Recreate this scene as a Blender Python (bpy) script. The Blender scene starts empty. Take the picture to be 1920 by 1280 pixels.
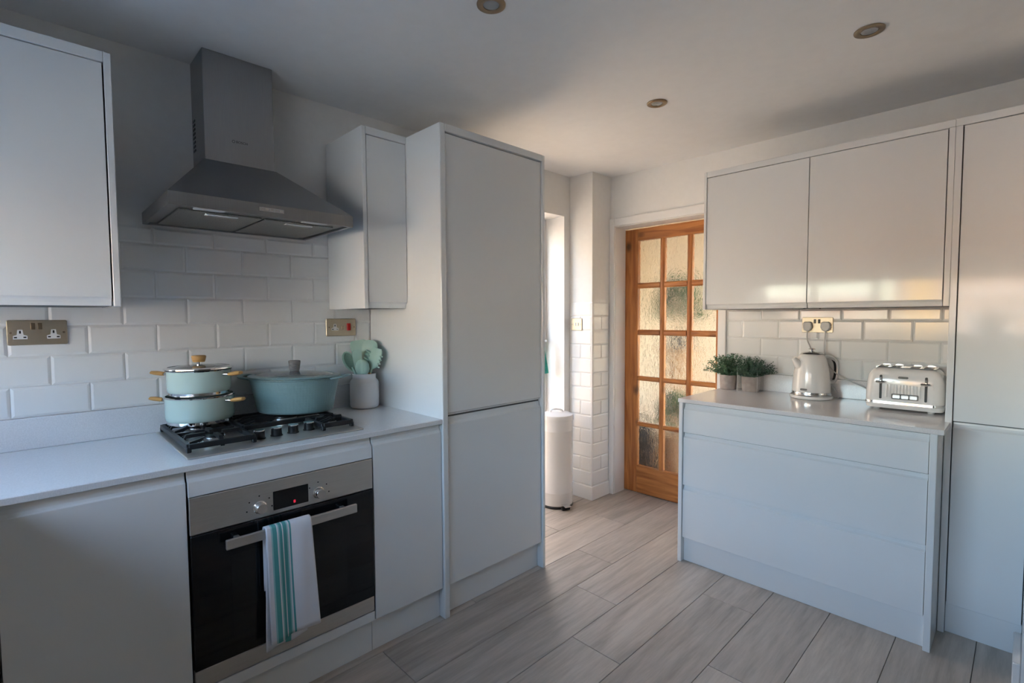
import bpy, bmesh, math, random
from mathutils import Vector, Matrix

random.seed(7)
S = bpy.context.scene
COL = S.collection

# ------------------------------------------------------------------ camera
cam_d = bpy.data.cameras.new('camera')
cam_d.sensor_width = 36.0
cam_d.lens = 36.0 * 940.0 / 1920.0
cam_d.clip_start = 0.01
cam = bpy.data.objects.new('camera', cam_d)
COL.objects.link(cam)
S.camera = cam
CP = Vector((2.30214, -0.32499, 1.29728))
_F = Vector((-0.7158646, 0.69645424, -0.04989351))
_R = Vector((0.69749505, 0.71657171, -0.00506289))
_U = Vector((-0.03222621, 0.03842482, 0.99874171))
cam.matrix_world = Matrix(((_R.x, _U.x, -_F.x, CP.x), (_R.y, _U.y, -_F.y, CP.y),
                           (_R.z, _U.z, -_F.z, CP.z), (0, 0, 0, 1)))

# ------------------------------------------------------------------ daylight
SKY_STRENGTH = 1.0
SUN_STRENGTH = 26.0
world = bpy.data.worlds.new('world')
S.world = world
world.use_nodes = True
wn = world.node_tree
wn.nodes.clear()
w_out = wn.nodes.new('ShaderNodeOutputWorld')
w_bg = wn.nodes.new('ShaderNodeBackground')
w_sky = wn.nodes.new('ShaderNodeTexSky')
w_sky.sky_type = 'NISHITA'
w_sky.sun_disc = False
w_sky.sun_elevation = math.radians(39)
w_sky.sun_rotation = math.radians(0)
w_bg.inputs['Strength'].default_value = SKY_STRENGTH
w_tint = wn.nodes.new('ShaderNodeMix')
w_tint.data_type = 'RGBA'
w_tint.blend_type = 'MULTIPLY'
w_tint.inputs[0].default_value = 1.0
w_tint.inputs[7].default_value = (1.03, 1.00, 0.94, 1)
wn.links.new(w_sky.outputs[0], w_tint.inputs[6])
wn.links.new(w_tint.outputs[2], w_bg.inputs[0])
wn.links.new(w_bg.outputs[0], w_out.inputs[0])

sun_d = bpy.data.lights.new('sun', 'SUN')
sun_d.energy = SUN_STRENGTH
sun_d.color = (1.0, 0.94, 0.86)
sun_d.angle = math.radians(0.6)
sun = bpy.data.objects.new('sun', sun_d)
COL.objects.link(sun)
sun.rotation_euler = Vector((-0.25, -0.74, -0.62)).to_track_quat('-Z', 'Y').to_euler()


def portal(name, loc, direction, sx, sy):
    d = bpy.data.lights.new(name, 'AREA')
    d.shape = 'RECTANGLE'
    d.size, d.size_y = sx, sy
    d.cycles.is_portal = True
    o = bpy.data.objects.new(name, d)
    COL.objects.link(o)
    o.location = loc
    o.rotation_euler = Vector(direction).to_track_quat('-Z', 'Z').to_euler()


portal('daylight_portal_window', (1.25, -1.11, 1.36), (0, 1, 0), 2.24, 0.60)
portal('daylight_portal_door', (-0.27, 2.05, 1.0), (1, 0, 0), 0.80, 2.0)
portal('daylight_portal_lobby', (1.86, 3.55, 1.175), (-1, 0, 0), 1.1, 1.15)

S.view_settings.view_transform = 'Standard'
S.view_settings.look = 'None'
S.view_settings.exposure = 2.12
S.view_settings.gamma = 1.0
S.view_settings.use_curve_mapping = False
S.cycles.max_bounces = 12
S.cycles.diffuse_bounces = 6
S.cycles.glossy_bounces = 5
S.cycles.transmission_bounces = 8
S.cycles.transparent_max_bounces = 12
S.cycles.caustics_reflective = False
S.cycles.caustics_refractive = True
S.cycles.blur_glossy = 1.0
S.cycles.sample_clamp_indirect = 8.0


# ------------------------------------------------------------------ materials
def mat(name, color, rough=0.5, metal=0.0, coat=0.0, ior=1.5, spec=0.5, emit=None, estr=0.0):
    m = bpy.data.materials.new(name)
    m.use_nodes = True
    b = m.node_tree.nodes['Principled BSDF']
    b.inputs['Base Color'].default_value = (*color, 1)
    b.inputs['Roughness'].default_value = rough
    b.inputs['Metallic'].default_value = metal
    b.inputs['Coat Weight'].default_value = coat
    b.inputs['Coat Roughness'].default_value = 0.03
    b.inputs['IOR'].default_value = ior
    b.inputs['Specular IOR Level'].default_value = spec
    if emit:
        b.inputs['Emission Color'].default_value = (*emit, 1)
        b.inputs['Emission Strength'].default_value = estr
    return m


def vary(m, scale=4.0, amount=0.06, coords='Object', stretch=(1, 1, 1), bump=0.0, bscale=None, detail=4.0, rand=False):
    """fine mottling of the base colour and an optional bump"""
    nt = m.node_tree
    b = nt.nodes['Principled BSDF']
    base = tuple(b.inputs['Base Color'].default_value)[:3]
    tc = nt.nodes.new('ShaderNodeTexCoord')
    mp = nt.nodes.new('ShaderNodeMapping')
    mp.inputs['Scale'].default_value = stretch
    nt.links.new(tc.outputs[coords], mp.inputs['Vector'])
    if rand:
        oi = nt.nodes.new('ShaderNodeObjectInfo')
        ml = nt.nodes.new('ShaderNodeMath')
        ml.operation = 'MULTIPLY'
        ml.inputs[1].default_value = 37.0
        nt.links.new(oi.outputs['Random'], ml.inputs[0])
        cb = nt.nodes.new('ShaderNodeCombineXYZ')
        for k in range(3):
            nt.links.new(ml.outputs[0], cb.inputs[k])
        nt.links.new(cb.outputs[0], mp.inputs['Location'])
    n = nt.nodes.new('ShaderNodeTexNoise')
    n.inputs['Scale'].default_value = scale
    n.inputs['Detail'].default_value = detail
    nt.links.new(mp.outputs[0], n.inputs['Vector'])
    r = nt.nodes.new('ShaderNodeValToRGB')
    r.color_ramp.elements[0].position = 0.3
    r.color_ramp.elements[1].position = 0.7
    r.color_ramp.elements[0].color = (*[max(0, c * (1 - amount)) for c in base], 1)
    r.color_ramp.elements[1].color = (*[min(1, c * (1 + amount)) for c in base], 1)
    nt.links.new(n.outputs['Fac'], r.inputs[0])
    nt.links.new(r.outputs[0], b.inputs['Base Color'])
    if bump:
        n2 = n
        if bscale:
            n2 = nt.nodes.new('ShaderNodeTexNoise')
            n2.inputs['Scale'].default_value = bscale
            n2.inputs['Detail'].default_value = 3
            nt.links.new(mp.outputs[0], n2.inputs['Vector'])
        bp = nt.nodes.new('ShaderNodeBump')
        bp.inputs['Strength'].default_value = bump
        bp.inputs['Distance'].default_value = 0.002
        nt.links.new(n2.outputs['Fac'], bp.inputs['Height'])
        nt.links.new(bp.outputs[0], b.inputs['Normal'])
    return m


def thin_glass(name, tint=(0.97, 0.98, 0.97), refl=0.03):
    m = bpy.data.materials.new(name)
    m.use_nodes = True
    nt = m.node_tree
    nt.nodes.clear()
    o = nt.nodes.new('ShaderNodeOutputMaterial')
    mx = nt.nodes.new('ShaderNodeMixShader')
    t = nt.nodes.new('ShaderNodeBsdfTransparent')
    t.inputs[0].default_value = (*tint, 1)
    g = nt.nodes.new('ShaderNodeBsdfGlossy')
    g.inputs['Roughness'].default_value = 0.01
    lw = nt.nodes.new('ShaderNodeLayerWeight')
    lw.inputs['Blend'].default_value = 0.5
    pw = nt.nodes.new('ShaderNodeMath')
    pw.operation = 'POWER'
    pw.inputs[1].default_value = 4.0
    nt.links.new(lw.outputs['Facing'], pw.inputs[0])
    ma = nt.nodes.new('ShaderNodeMath')
    ma.operation = 'MULTIPLY_ADD'
    ma.inputs[1].default_value = 0.5
    ma.inputs[2].default_value = refl
    nt.links.new(pw.outputs[0], ma.inputs[0])
    nt.links.new(ma.outputs[0], mx.inputs[0])
    nt.links.new(t.outputs[0], mx.inputs[1])
    nt.links.new(g.outputs[0], mx.inputs[2])
    nt.links.new(mx.outputs[0], o.inputs[0])
    return m


M = {}
M['paint'] = vary(mat('wall_paint', (0.80, 0.79, 0.77), 0.75), 30, 0.015, bump=0.05, bscale=180)
M['ceil'] = vary(mat('ceiling_paint', (0.78, 0.78, 0.78), 0.8), 20, 0.015, bump=0.05, bscale=120)
M['trim'] = mat('white_gloss_paint', (0.80, 0.79, 0.78), 0.3)
M['tile'] = vary(mat('white_metro_tile', (0.80, 0.80, 0.79), 0.14), 3, 0.02, rand=True)
M['grout'] = mat('white_grout', (0.72, 0.71, 0.70), 0.8)
M['cab'] = vary(mat('white_gloss_cabinet', (0.78, 0.79, 0.79), 0.08, spec=0.3), 2, 0.01)
M['carc'] = mat('shadow_gap_carcass', (0.12, 0.12, 0.12), 0.6)  # darkened to stand in for the shade inside the door gaps
M['quartz'] = vary(mat('white_quartz', (0.74, 0.74, 0.75), 0.16), 260, 0.05, detail=1)
M['quartz_r'] = vary(mat('pale_grey_quartz', (0.76, 0.73, 0.72), 0.12), 260, 0.05, detail=1)
M['steel'] = vary(mat('brushed_steel', (0.66, 0.64, 0.61), 0.46, 1.0), 12, 0.06, stretch=(1, 1, 60))
M['steel_h'] = vary(mat('dark_brushed_steel', (0.36, 0.36, 0.36), 0.38, 1.0), 12, 0.05, stretch=(60, 60, 1))
M['chrome'] = mat('chrome', (0.78, 0.78, 0.78), 0.08, 1.0)
M['satin'] = mat('satin_chrome', (0.80, 0.80, 0.80), 0.30, 1.0)
M['nickel'] = mat('brushed_nickel', (0.52, 0.45, 0.34), 0.42, 1.0)
M['black_glass'] = mat('black_oven_glass', (0.006, 0.006, 0.007), 0.05)
M['black'] = mat('black_plastic', (0.015, 0.015, 0.016), 0.4)
M['iron'] = mat('black_cast_iron', (0.012, 0.012, 0.013), 0.42)
M['enamel'] = mat('black_enamel', (0.02, 0.02, 0.02), 0.25)
M['mint'] = mat('mint_enamel', (0.46, 0.58, 0.52), 0.18, coat=0.5)
M['teal_pot'] = mat('teal_enamel', (0.17, 0.275, 0.28), 0.3, coat=0.2)
M['sage'] = mat('sage_silicone', (0.35, 0.52, 0.44), 0.5)
M['sage_dark'] = mat('dark_sage_silicone', (0.16, 0.27, 0.21), 0.5)
M['wood'] = vary(mat('light_wood', (0.55, 0.30, 0.10), 0.5), 14, 0.25, stretch=(1, 1, 8))
M['grey_wood'] = vary(mat('grey_wood_knob', (0.20, 0.19, 0.18), 0.6), 60, 0.3, stretch=(1, 1, 6))
M['ceramic'] = vary(mat('white_ceramic', (0.76, 0.75, 0.75), 0.3), 8, 0.02)
M['white_metal'] = mat('white_powder_coat', (0.78, 0.77, 0.76), 0.25)
M['cream'] = mat('white_gloss_enamel', (0.84, 0.81, 0.78), 0.18, coat=0.3)
M['white_plastic'] = mat('white_plastic', (0.75, 0.75, 0.75), 0.35)
M['grey_plastic'] = mat('pale_grey_plastic', (0.55, 0.54, 0.53), 0.4)
M['red'] = mat('red_switch', (0.55, 0.012, 0.012), 0.3)
M['red_led'] = mat('red_indicator', (0.3, 0.01, 0.02), 0.4, emit=(0.9, 0.03, 0.08), estr=0.12)
M['teal_cloth'] = vary(mat('teal_cloth', (0.05, 0.42, 0.36), 0.8), 60, 0.2)
M['concrete'] = vary(mat('taupe_concrete', (0.40, 0.34, 0.31), 0.8), 40, 0.12, bump=0.2, bscale=150)
M['leaf_a'] = vary(mat('green_leaf', (0.08, 0.17, 0.09), 0.5), 30, 0.45)
M['leaf_b'] = vary(mat('dark_green_leaf', (0.055, 0.115, 0.07), 0.5), 30, 0.5)
M['lobby_leaf'] = vary(mat('lobby_leaf', (0.045, 0.105, 0.025), 0.5), 30, 0.5)
M['bronze'] = mat('aged_bronze', (0.30, 0.24, 0.17), 0.35, 1.0)
M['lamp_glass'] = mat('lamp_lens', (0.35, 0.36, 0.38), 0.15, 0.6)
M['filter'] = vary(mat('mesh_filter', (0.33, 0.32, 0.29), 0.45, 1.0), 400, 0.3, detail=1)
M['lens'] = mat('frosted_lens', (0.62, 0.64, 0.66), 0.25)
M['glass'] = thin_glass('clear_glazing')
M['acetate'] = thin_glass('clear_acetate', (0.985, 0.985, 0.98), 0.04)
M['lid_glass'] = mat('smoked_lid_glass', (0.10, 0.13, 0.13), 0.08, coat=0.3)
M['floor_base'] = mat('floor_underlay', (0.10, 0.095, 0.09), 0.9)
M['cream_wall'] = vary(mat('cream_plaster', (0.60, 0.52, 0.40), 0.8), 10, 0.03)
M['patio'] = vary(mat('sandstone_patio', (0.36, 0.29, 0.22), 0.9), 3, 0.12)
M['paving'] = vary(mat('grey_paving', (0.23, 0.23, 0.225), 0.9), 8, 0.2)
M['wicker'] = vary(mat('brown_wicker', (0.36, 0.22, 0.11), 0.8), 60, 0.5, stretch=(1, 1, 4))
M['dark'] = vary(mat('dark_fabric', (0.035, 0.035, 0.038), 0.9), 20, 0.3)
M['blind'] = mat('pale_blind_fabric', (0.55, 0.54, 0.52), 0.9)
M['yellow'] = mat('yellow_door_paint', (0.55, 0.33, 0.09), 0.5)
M['render'] = vary(mat('white_render', (0.80, 0.79, 0.74), 0.9), 3, 0.04)
M['rtile'] = mat('grey_roof', (0.10, 0.09, 0.09), 0.8)


def plank_material():
    m = mat('grey_oak_laminate', (0.4, 0.37, 0.34), 0.42)
    nt = m.node_tree
    b = nt.nodes['Principled BSDF']
    tc = nt.nodes.new('ShaderNodeTexCoord')
    oi = nt.nodes.new('ShaderNodeObjectInfo')
    mul = nt.nodes.new('ShaderNodeMath'); mul.operation = 'MULTIPLY'; mul.inputs[1].default_value = 50
    nt.links.new(oi.outputs['Random'], mul.inputs[0])
    cb = nt.nodes.new('ShaderNodeCombineXYZ')
    for k in range(3):
        nt.links.new(mul.outputs[0], cb.inputs[k])
    mp = nt.nodes.new('ShaderNodeMapping')
    mp.inputs['Scale'].default_value = (1, 0.09, 1)
    nt.links.new(tc.outputs['Object'], mp.inputs['Vector'])
    nt.links.new(cb.outputs[0], mp.inputs['Location'])
    n1 = nt.nodes.new('ShaderNodeTexNoise')
    n1.inputs['Scale'].default_value = 60; n1.inputs['Detail'].default_value = 6
    n1.inputs['Roughness'].default_value = 0.65
    nt.links.new(mp.outputs[0], n1.inputs['Vector'])
    n2 = nt.nodes.new('ShaderNodeTexNoise')
    n2.inputs['Scale'].default_value = 9; n2.inputs['Detail'].default_value = 3
    n2.inputs['Distortion'].default_value = 1.6
    nt.links.new(mp.outputs[0], n2.inputs['Vector'])
    mx = nt.nodes.new('ShaderNodeMath'); mx.operation = 'MULTIPLY_ADD'
    mx.inputs[1].default_value = 0.5
    nt.links.new(n1.outputs['Fac'], mx.inputs[0])
    h = nt.nodes.new('ShaderNodeMath'); h.operation = 'MULTIPLY'; h.inputs[1].default_value = 0.5
    nt.links.new(n2.outputs['Fac'], h.inputs[0])
    nt.links.new(h.outputs[0], mx.inputs[2])
    r = nt.nodes.new('ShaderNodeValToRGB')
    r.color_ramp.elements[0].position = 0.36; r.color_ramp.elements[0].color = (0.345, 0.30, 0.255, 1)
    r.color_ramp.elements[1].position = 0.62; r.color_ramp.elements[1].color = (0.53, 0.465, 0.405, 1)
    nt.links.new(mx.outputs[0], r.inputs[0])
    hs = nt.nodes.new('ShaderNodeHueSaturation')
    mr = nt.nodes.new('ShaderNodeMapRange')
    mr.inputs[3].default_value = 0.93; mr.inputs[4].default_value = 1.07
    nt.links.new(oi.outputs['Random'], mr.inputs[0])
    nt.links.new(mr.outputs[0], hs.inputs['Value'])
    nt.links.new(r.outputs[0], hs.inputs['Color'])
    nt.links.new(hs.outputs[0], b.inputs['Base Color'])
    bp = nt.nodes.new('ShaderNodeBump'); bp.inputs['Strength'].default_value = 0.12; bp.inputs['Distance'].default_value = 0.001
    nt.links.new(n1.outputs['Fac'], bp.inputs['Height'])
    nt.links.new(bp.outputs[0], b.inputs['Normal'])
    return m


def pine_material(name, vertical):
    m = mat(name, (0.5, 0.2, 0.06), 0.38)
    nt = m.node_tree
    b = nt.nodes['Principled BSDF']
    tc = nt.nodes.new('ShaderNodeTexCoord')
    mp = nt.nodes.new('ShaderNodeMapping')
    mp.inputs['Scale'].default_value = (1, 1, 0.08) if vertical else (0.08, 1, 1)
    nt.links.new(tc.outputs['Object'], mp.inputs['Vector'])
    n = nt.nodes.new('ShaderNodeTexNoise')
    n.inputs['Scale'].default_value = 34; n.inputs['Detail'].default_value = 5; n.inputs['Distortion'].default_value = 0.8
    nt.links.new(mp.outputs[0], n.inputs['Vector'])
    r = nt.nodes.new('ShaderNodeValToRGB')
    r.color_ramp.elements[0].position = 0.33; r.color_ramp.elements[0].color = (0.29, 0.09, 0.022, 1)
    r.color_ramp.elements[1].position = 0.66; r.color_ramp.elements[1].color = (0.54, 0.215, 0.060, 1)
    nt.links.new(n.outputs['Fac'], r.inputs[0])
    mp2 = nt.nodes.new('ShaderNodeMapping')
    mp2.inputs['Scale'].default_value = (1, 1, 0.6) if vertical else (0.6, 1, 1)
    nt.links.new(tc.outputs['Object'], mp2.inputs['Vector'])
    v = nt.nodes.new('ShaderNodeTexVoronoi')
    v.inputs['Scale'].default_value = 5.5
    nt.links.new(mp2.outputs[0], v.inputs['Vector'])
    kr = nt.nodes.new('ShaderNodeValToRGB')
    kr.color_ramp.elements[0].position = 0.05; kr.color_ramp.elements[0].color = (0.25, 0.25, 0.25, 1)
    kr.color_ramp.elements[1].position = 0.16; kr.color_ramp.elements[1].color = (1, 1, 1, 1)
    nt.links.new(v.outputs['Distance'], kr.inputs[0])
    mx = nt.nodes.new('ShaderNodeMix'); mx.data_type = 'RGBA'; mx.blend_type = 'MULTIPLY'
    mx.inputs[0].default_value = 1.0
    nt.links.new(r.outputs[0], mx.inputs[6]); nt.links.new(kr.outputs[0], mx.inputs[7])
    nt.links.new(mx.outputs[2], b.inputs['Base Color'])
    return m


def rain_glass_material():
    m = mat('textured_rain_glass', (0.97, 0.96, 0.93), 0.03)
    nt = m.node_tree
    b = nt.nodes['Principled BSDF']
    b.inputs['Transmission Weight'].default_value = 1.0
    b.inputs['IOR'].default_value = 1.45
    tc = nt.nodes.new('ShaderNodeTexCoord')
    mp = nt.nodes.new('ShaderNodeMapping'); mp.inputs['Scale'].default_value = (1, 1, 0.55)
    nt.links.new(tc.outputs['Object'], mp.inputs['Vector'])
    n = nt.nodes.new('ShaderNodeTexNoise')
    n.inputs['Scale'].default_value = 42; n.inputs['Detail'].default_value = 3; n.inputs['Distortion'].default_value = 2.2
    nt.links.new(mp.outputs[0], n.inputs['Vector'])
    bp = nt.nodes.new('ShaderNodeBump'); bp.inputs['Strength'].default_value = 0.6; bp.inputs['Distance'].default_value = 0.006
    nt.links.new(n.outputs['Fac'], bp.inputs['Height'])
    nt.links.new(bp.outputs[0], b.inputs['Normal'])
    return m


def brick_material(name='red_brickwork', side='X'):
    m = mat(name, (0.4, 0.2, 0.12), 0.9)
    nt = m.node_tree
    b = nt.nodes['Principled BSDF']
    tc = nt.nodes.new('ShaderNodeTexCoord')
    sp = nt.nodes.new('ShaderNodeSeparateXYZ'); cb = nt.nodes.new('ShaderNodeCombineXYZ')
    nt.links.new(tc.outputs['Object'], sp.inputs[0])
    nt.links.new(sp.outputs[side], cb.inputs['X']); nt.links.new(sp.outputs['Z'], cb.inputs['Y'])
    br = nt.nodes.new('ShaderNodeTexBrick')
    br.inputs['Color1'].default_value = (0.36, 0.19, 0.12, 1)
    br.inputs['Color2'].default_value = (0.27, 0.135, 0.08, 1)
    br.inputs['Mortar'].default_value = (0.42, 0.36, 0.30, 1)
    br.inputs['Scale'].default_value = 1.0
    br.inputs['Brick Width'].default_value = 0.225
    br.inputs['Row Height'].default_value = 0.075
    br.inputs['Mortar Size'].default_value = 0.012
    nt.links.new(cb.outputs[0], br.inputs['Vector'])
    nt.links.new(br.outputs['Color'], b.inputs['Base Color'])
    return m


def pattern_bump(m, scale, strength):
    nt = m.node_tree
    b = nt.nodes['Principled BSDF']
    tc = nt.nodes.new('ShaderNodeTexCoord')
    v = nt.nodes.new('ShaderNodeTexVoronoi'); v.inputs['Scale'].default_value = scale
    v.inputs['Randomness'].default_value = 0.15
    nt.links.new(tc.outputs['Object'], v.inputs['Vector'])
    bp = nt.nodes.new('ShaderNodeBump'); bp.inputs['Strength'].default_value = strength; bp.inputs['Distance'].default_value = 0.004
    bp.invert = True
    nt.links.new(v.outputs['Distance'], bp.inputs['Height'])
    nt.links.new(bp.outputs[0], b.inputs['Normal'])


def towel_material():
    """white cotton; teal woven stripes at fixed widths of the cloth (UV across)"""
    m = mat('striped_cotton', (0.78, 0.77, 0.80), 0.9)
    nt = m.node_tree
    b = nt.nodes['Principled BSDF']
    uv = nt.nodes.new('ShaderNodeUVMap'); uv.uv_map = 'UVMap'
    sp = nt.nodes.new('ShaderNodeSeparateXYZ')
    nt.links.new(uv.outputs[0], sp.inputs[0])
    r = nt.nodes.new('ShaderNodeValToRGB')
    cr = r.color_ramp; cr.interpolation = 'CONSTANT'
    W_, T_, L_ = (0.78, 0.77, 0.80, 1), (0.09, 0.36, 0.36, 1), (0.33, 0.58, 0.58, 1)
    stops = [(0.0, W_), (0.10, L_), (0.13, T_), (0.22, W_), (0.245, L_), (0.27, T_), (0.33, W_), (0.355, T_), (0.43, L_), (0.46, W_), (0.49, T_), (0.525, W_)]
    while len(cr.elements) < len(stops):
        cr.elements.new(0.5)
    for e, (p, c) in zip(cr.elements, stops):
        e.position = p; e.color = c
    nt.links.new(sp.outputs['X'], r.inputs[0])
    nt.links.new(r.outputs[0], b.inputs['Base Color'])
    tc = nt.nodes.new('ShaderNodeTexCoord')
    n = nt.nodes.new('ShaderNodeTexNoise'); n.inputs['Scale'].default_value = 500
    nt.links.new(tc.outputs['Object'], n.inputs['Vector'])
    bp = nt.nodes.new('ShaderNodeBump'); bp.inputs['Strength'].default_value = 0.25; bp.inputs['Distance'].default_value = 0.001
    nt.links.new(n.outputs['Fac'], bp.inputs['Height'])
    nt.links.new(bp.outputs[0], b.inputs['Normal'])
    return m


M['plank'] = plank_material()
M['pine_v'] = pine_material('orange_pine_upright', True)
M['pine_h'] = pine_material('orange_pine_level', False)
M['rain'] = rain_glass_material()
M['brick'] = brick_material()
M['brick_y'] = brick_material('boundary_brickwork', 'Y')
M['towel'] = towel_material()
pattern_bump(M['teal_pot'], 95, 0.35)

# ------------------------------------------------------------------ mesh helpers
WL = {}          # world location of every object made here


def _finish(bm, smooth):
    bmesh.ops.recalc_face_normals(bm, faces=bm.faces)
    if smooth:
        for f in bm.faces:
            f.smooth = True


def mesh_of(bm, name, m, smooth=False, angle=None):
    _finish(bm, smooth)
    me = bpy.data.meshes.new(name)
    bm.to_mesh(me)
    bm.free()
    if m is not None:
        me.materials.append(m)
    if smooth:
        me.set_sharp_from_angle(angle=math.radians(angle or 40))
    return me


def link(name, me, parent=None, loc=(0, 0, 0), rz=0.0):
    o = bpy.data.objects.new(name, me)
    COL.objects.link(o)
    w = Vector(loc)
    if parent is not None:
        o.parent = parent
        o.location = w - WL[parent.name]
    else:
        o.location = w
    o.rotation_euler = (0, 0, rz)
    WL[o.name] = w
    return o


def obj(name, bm, m, parent=None, loc=(0, 0, 0), smooth=False, rz=0.0, angle=None):
    """one mesh object; the vertices are in world axes relative to loc"""
    return link(name, mesh_of(bm, name, m, smooth, angle), parent, loc, rz)


def tag(o, label, cat, group=None, kind=None):
    o['label'] = label
    o['category'] = cat
    if group:
        o['group'] = group
    if kind:
        o['kind'] = kind
    return o


def thing(name, label, cat, loc=(0, 0, 0), group=None):
    o = bpy.data.objects.new(name, None)
    o.empty_display_size = 0.05
    COL.objects.link(o)
    o.location = loc
    WL[o.name] = Vector(loc)
    return tag(o, label, cat, group)


def struct(o, label=None, cat=None):
    o['kind'] = 'structure'
    if label:
        o['label'] = label
    if cat:
        o['category'] = cat
    return o


def B():
    return bmesh.new()


def merge(bm, tmp):
    me = bpy.data.meshes.new('tmp')
    tmp.to_mesh(me)
    tmp.free()
    bm.from_mesh(me)
    bpy.data.meshes.remove(me)
    return bm


def box(bm, x0, x1, y0, y1, z0, z1, bev=0.0, seg=1, rot=None):
    t = bmesh.new()
    v = [t.verts.new((x, y, z)) for x in (x0, x1) for y in (y0, y1) for z in (z0, z1)]
    for f in ((0, 1, 3, 2), (4, 6, 7, 5), (0, 4, 5, 1), (2, 3, 7, 6), (0, 2, 6, 4), (1, 5, 7, 3)):
        t.faces.new([v[i] for i in f])
    bmesh.ops.recalc_face_normals(t, faces=t.faces)
    if bev > 0:
        bmesh.ops.bevel(t, geom=list(t.edges), offset=bev, segments=seg, affect='EDGES', profile=0.5)
    if rot is not None:
        bmesh.ops.transform(t, matrix=rot, verts=t.verts)
    return merge(bm, t)


def prism(bm, pts, a0, a1, axis, bev=0.0):
    """pts: closed 2-D outline; extruded along axis ('x': pts=(y,z); 'y': pts=(x,z); 'z': pts=(x,y))"""
    t = bmesh.new()

    def P(p, a):
        return {'x': (a, p[0], p[1]), 'y': (p[0], a, p[1]), 'z': (p[0], p[1], a)}[axis]
    lo = [t.verts.new(P(p, a0)) for p in pts]
    hi = [t.verts.new(P(p, a1)) for p in pts]
    t.faces.new(lo)
    t.faces.new(hi[::-1])
    n = len(pts)
    for i in range(n):
        t.faces.new((lo[i], hi[i], hi[(i + 1) % n], lo[(i + 1) % n]))
    bmesh.ops.recalc_face_normals(t, faces=t.faces)
    if bev > 0:
        es = [e for e in t.edges if len(e.link_faces) == 2 and e.calc_face_angle(0) > math.radians(50)]
        bmesh.ops.bevel(t, geom=es, offset=bev, segments=1, affect='EDGES', profile=0.5)
    return merge(bm, t)


def lathe(bm, prof, seg=48, c=(0, 0, 0), sx=1.0, sy=1.0, rz=0.0, fn=None, closed=False):
    """prof: list of (radius, z) from bottom to top; radius 0 closes"""
    rings = []
    cr, sr = math.cos(rz), math.sin(rz)
    for (r, z) in prof:
        if r <= 1e-7:
            rings.append([bm.verts.new((c[0], c[1], c[2] + z))])
        else:
            ring = []
            for i in range(seg):
                a = 2 * math.pi * i / seg
                rr = r if fn is None else fn(r, z, a)
                x, y = rr * math.cos(a) * sx, rr * math.sin(a) * sy
                ring.append(bm.verts.new((c[0] + x * cr - y * sr, c[1] + x * sr + y * cr, c[2] + z)))
            rings.append(ring)
    if closed:
        rings.append(rings[0])
    for A, Bq in zip(rings[:-1], rings[1:]):
        if len(A) == 1 and len(Bq) == 1:
            continue
        for i in range(seg):
            j = (i + 1) % seg
            if len(A) == 1:
                bm.faces.new((A[0], Bq[i], Bq[j]))
            elif len(Bq) == 1:
                bm.faces.new((A[i], A[j], Bq[0]))
            else:
                bm.faces.new((A[i], A[j], Bq[j], Bq[i]))
    return bm


def tube(bm, pts, r, seg=10, flat=1.0, up=(0, 0, 1), cap=True):
    """swept tube; r a number or a list; flat squashes along the frame's second axis"""
    pts = [Vector(p) for p in pts]
    n = len(pts)
    rs = r if isinstance(r, (list, tuple)) else [r] * n
    rings = []
    prev = None
    for i, p in enumerate(pts):
        t = (pts[min(i + 1, n - 1)] - pts[max(i - 1, 0)]).normalized()
        if prev is None:
            ref = Vector(up)
            if abs(ref.dot(t)) > 0.95:
                ref = Vector((1, 0, 0))
            a = (ref - t * ref.dot(t)).normalized()
        else:
            a = (prev - t * prev.dot(t)).normalized()
        prev = a
        b2 = t.cross(a)
        rings.append([bm.verts.new(p + (a * math.cos(2 * math.pi * k / seg) * flat + b2 * math.sin(2 * math.pi * k / seg)) * rs[i])
                      for k in range(seg)])
    for A, Bq in zip(rings[:-1], rings[1:]):
        for k in range(seg):
            j = (k + 1) % seg
            bm.faces.new((A[k], A[j], Bq[j], Bq[k]))
    if cap:
        bm.faces.new(rings[0][::-1])
        bm.faces.new(rings[-1])
    return bm


def curve_pts(ctrl, n=24):
    """Catmull-Rom through control points"""
    P = [Vector(p) for p in ctrl]
    P = [P[0] * 2 - P[1]] + P + [P[-1] * 2 - P[-2]]
    out = []
    m = len(P) - 3
    for i in range(m):
        k = max(2, n // m)
        for j in range(k + (1 if i == m - 1 else 0)):
            t = j / k
            a, b, c, d = P[i:i + 4]
            out.append(0.5 * ((2 * b) + (c - a) * t + (2 * a - 5 * b + 4 * c - d) * t * t + (3 * b - a - 3 * c + d) * t ** 3))
    return out


def rounded(w, h, r, n=5, cx=0, cy=0):
    pts = []
    for (sx, sy, a0) in ((1, 1, 0), (-1, 1, 90), (-1, -1, 180), (1, -1, 270)):
        for k in range(n + 1):
            a = math.radians(a0 + 90 * k / n)
            pts.append((cx + sx * (w / 2 - r) + r * math.cos(a), cy + sy * (h / 2 - r) + r * math.sin(a)))
    return pts


# ------------------------------------------------------------------ dimensions
ZC = 2.2823                       # ceiling
YC = 2.7175                       # wall with the pine door
YF = -1.02                        # wall with the window, behind the camera
ZW, TW = 0.8666, 0.02             # worktop top and thickness
XD, XP = 0.5925, 0.602            # fronts and end panels of the hob run
XR = 2.325                        # stub of wall beside the tall cabinet
XRB = 4.4                        # far side of the room, behind the camera

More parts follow.
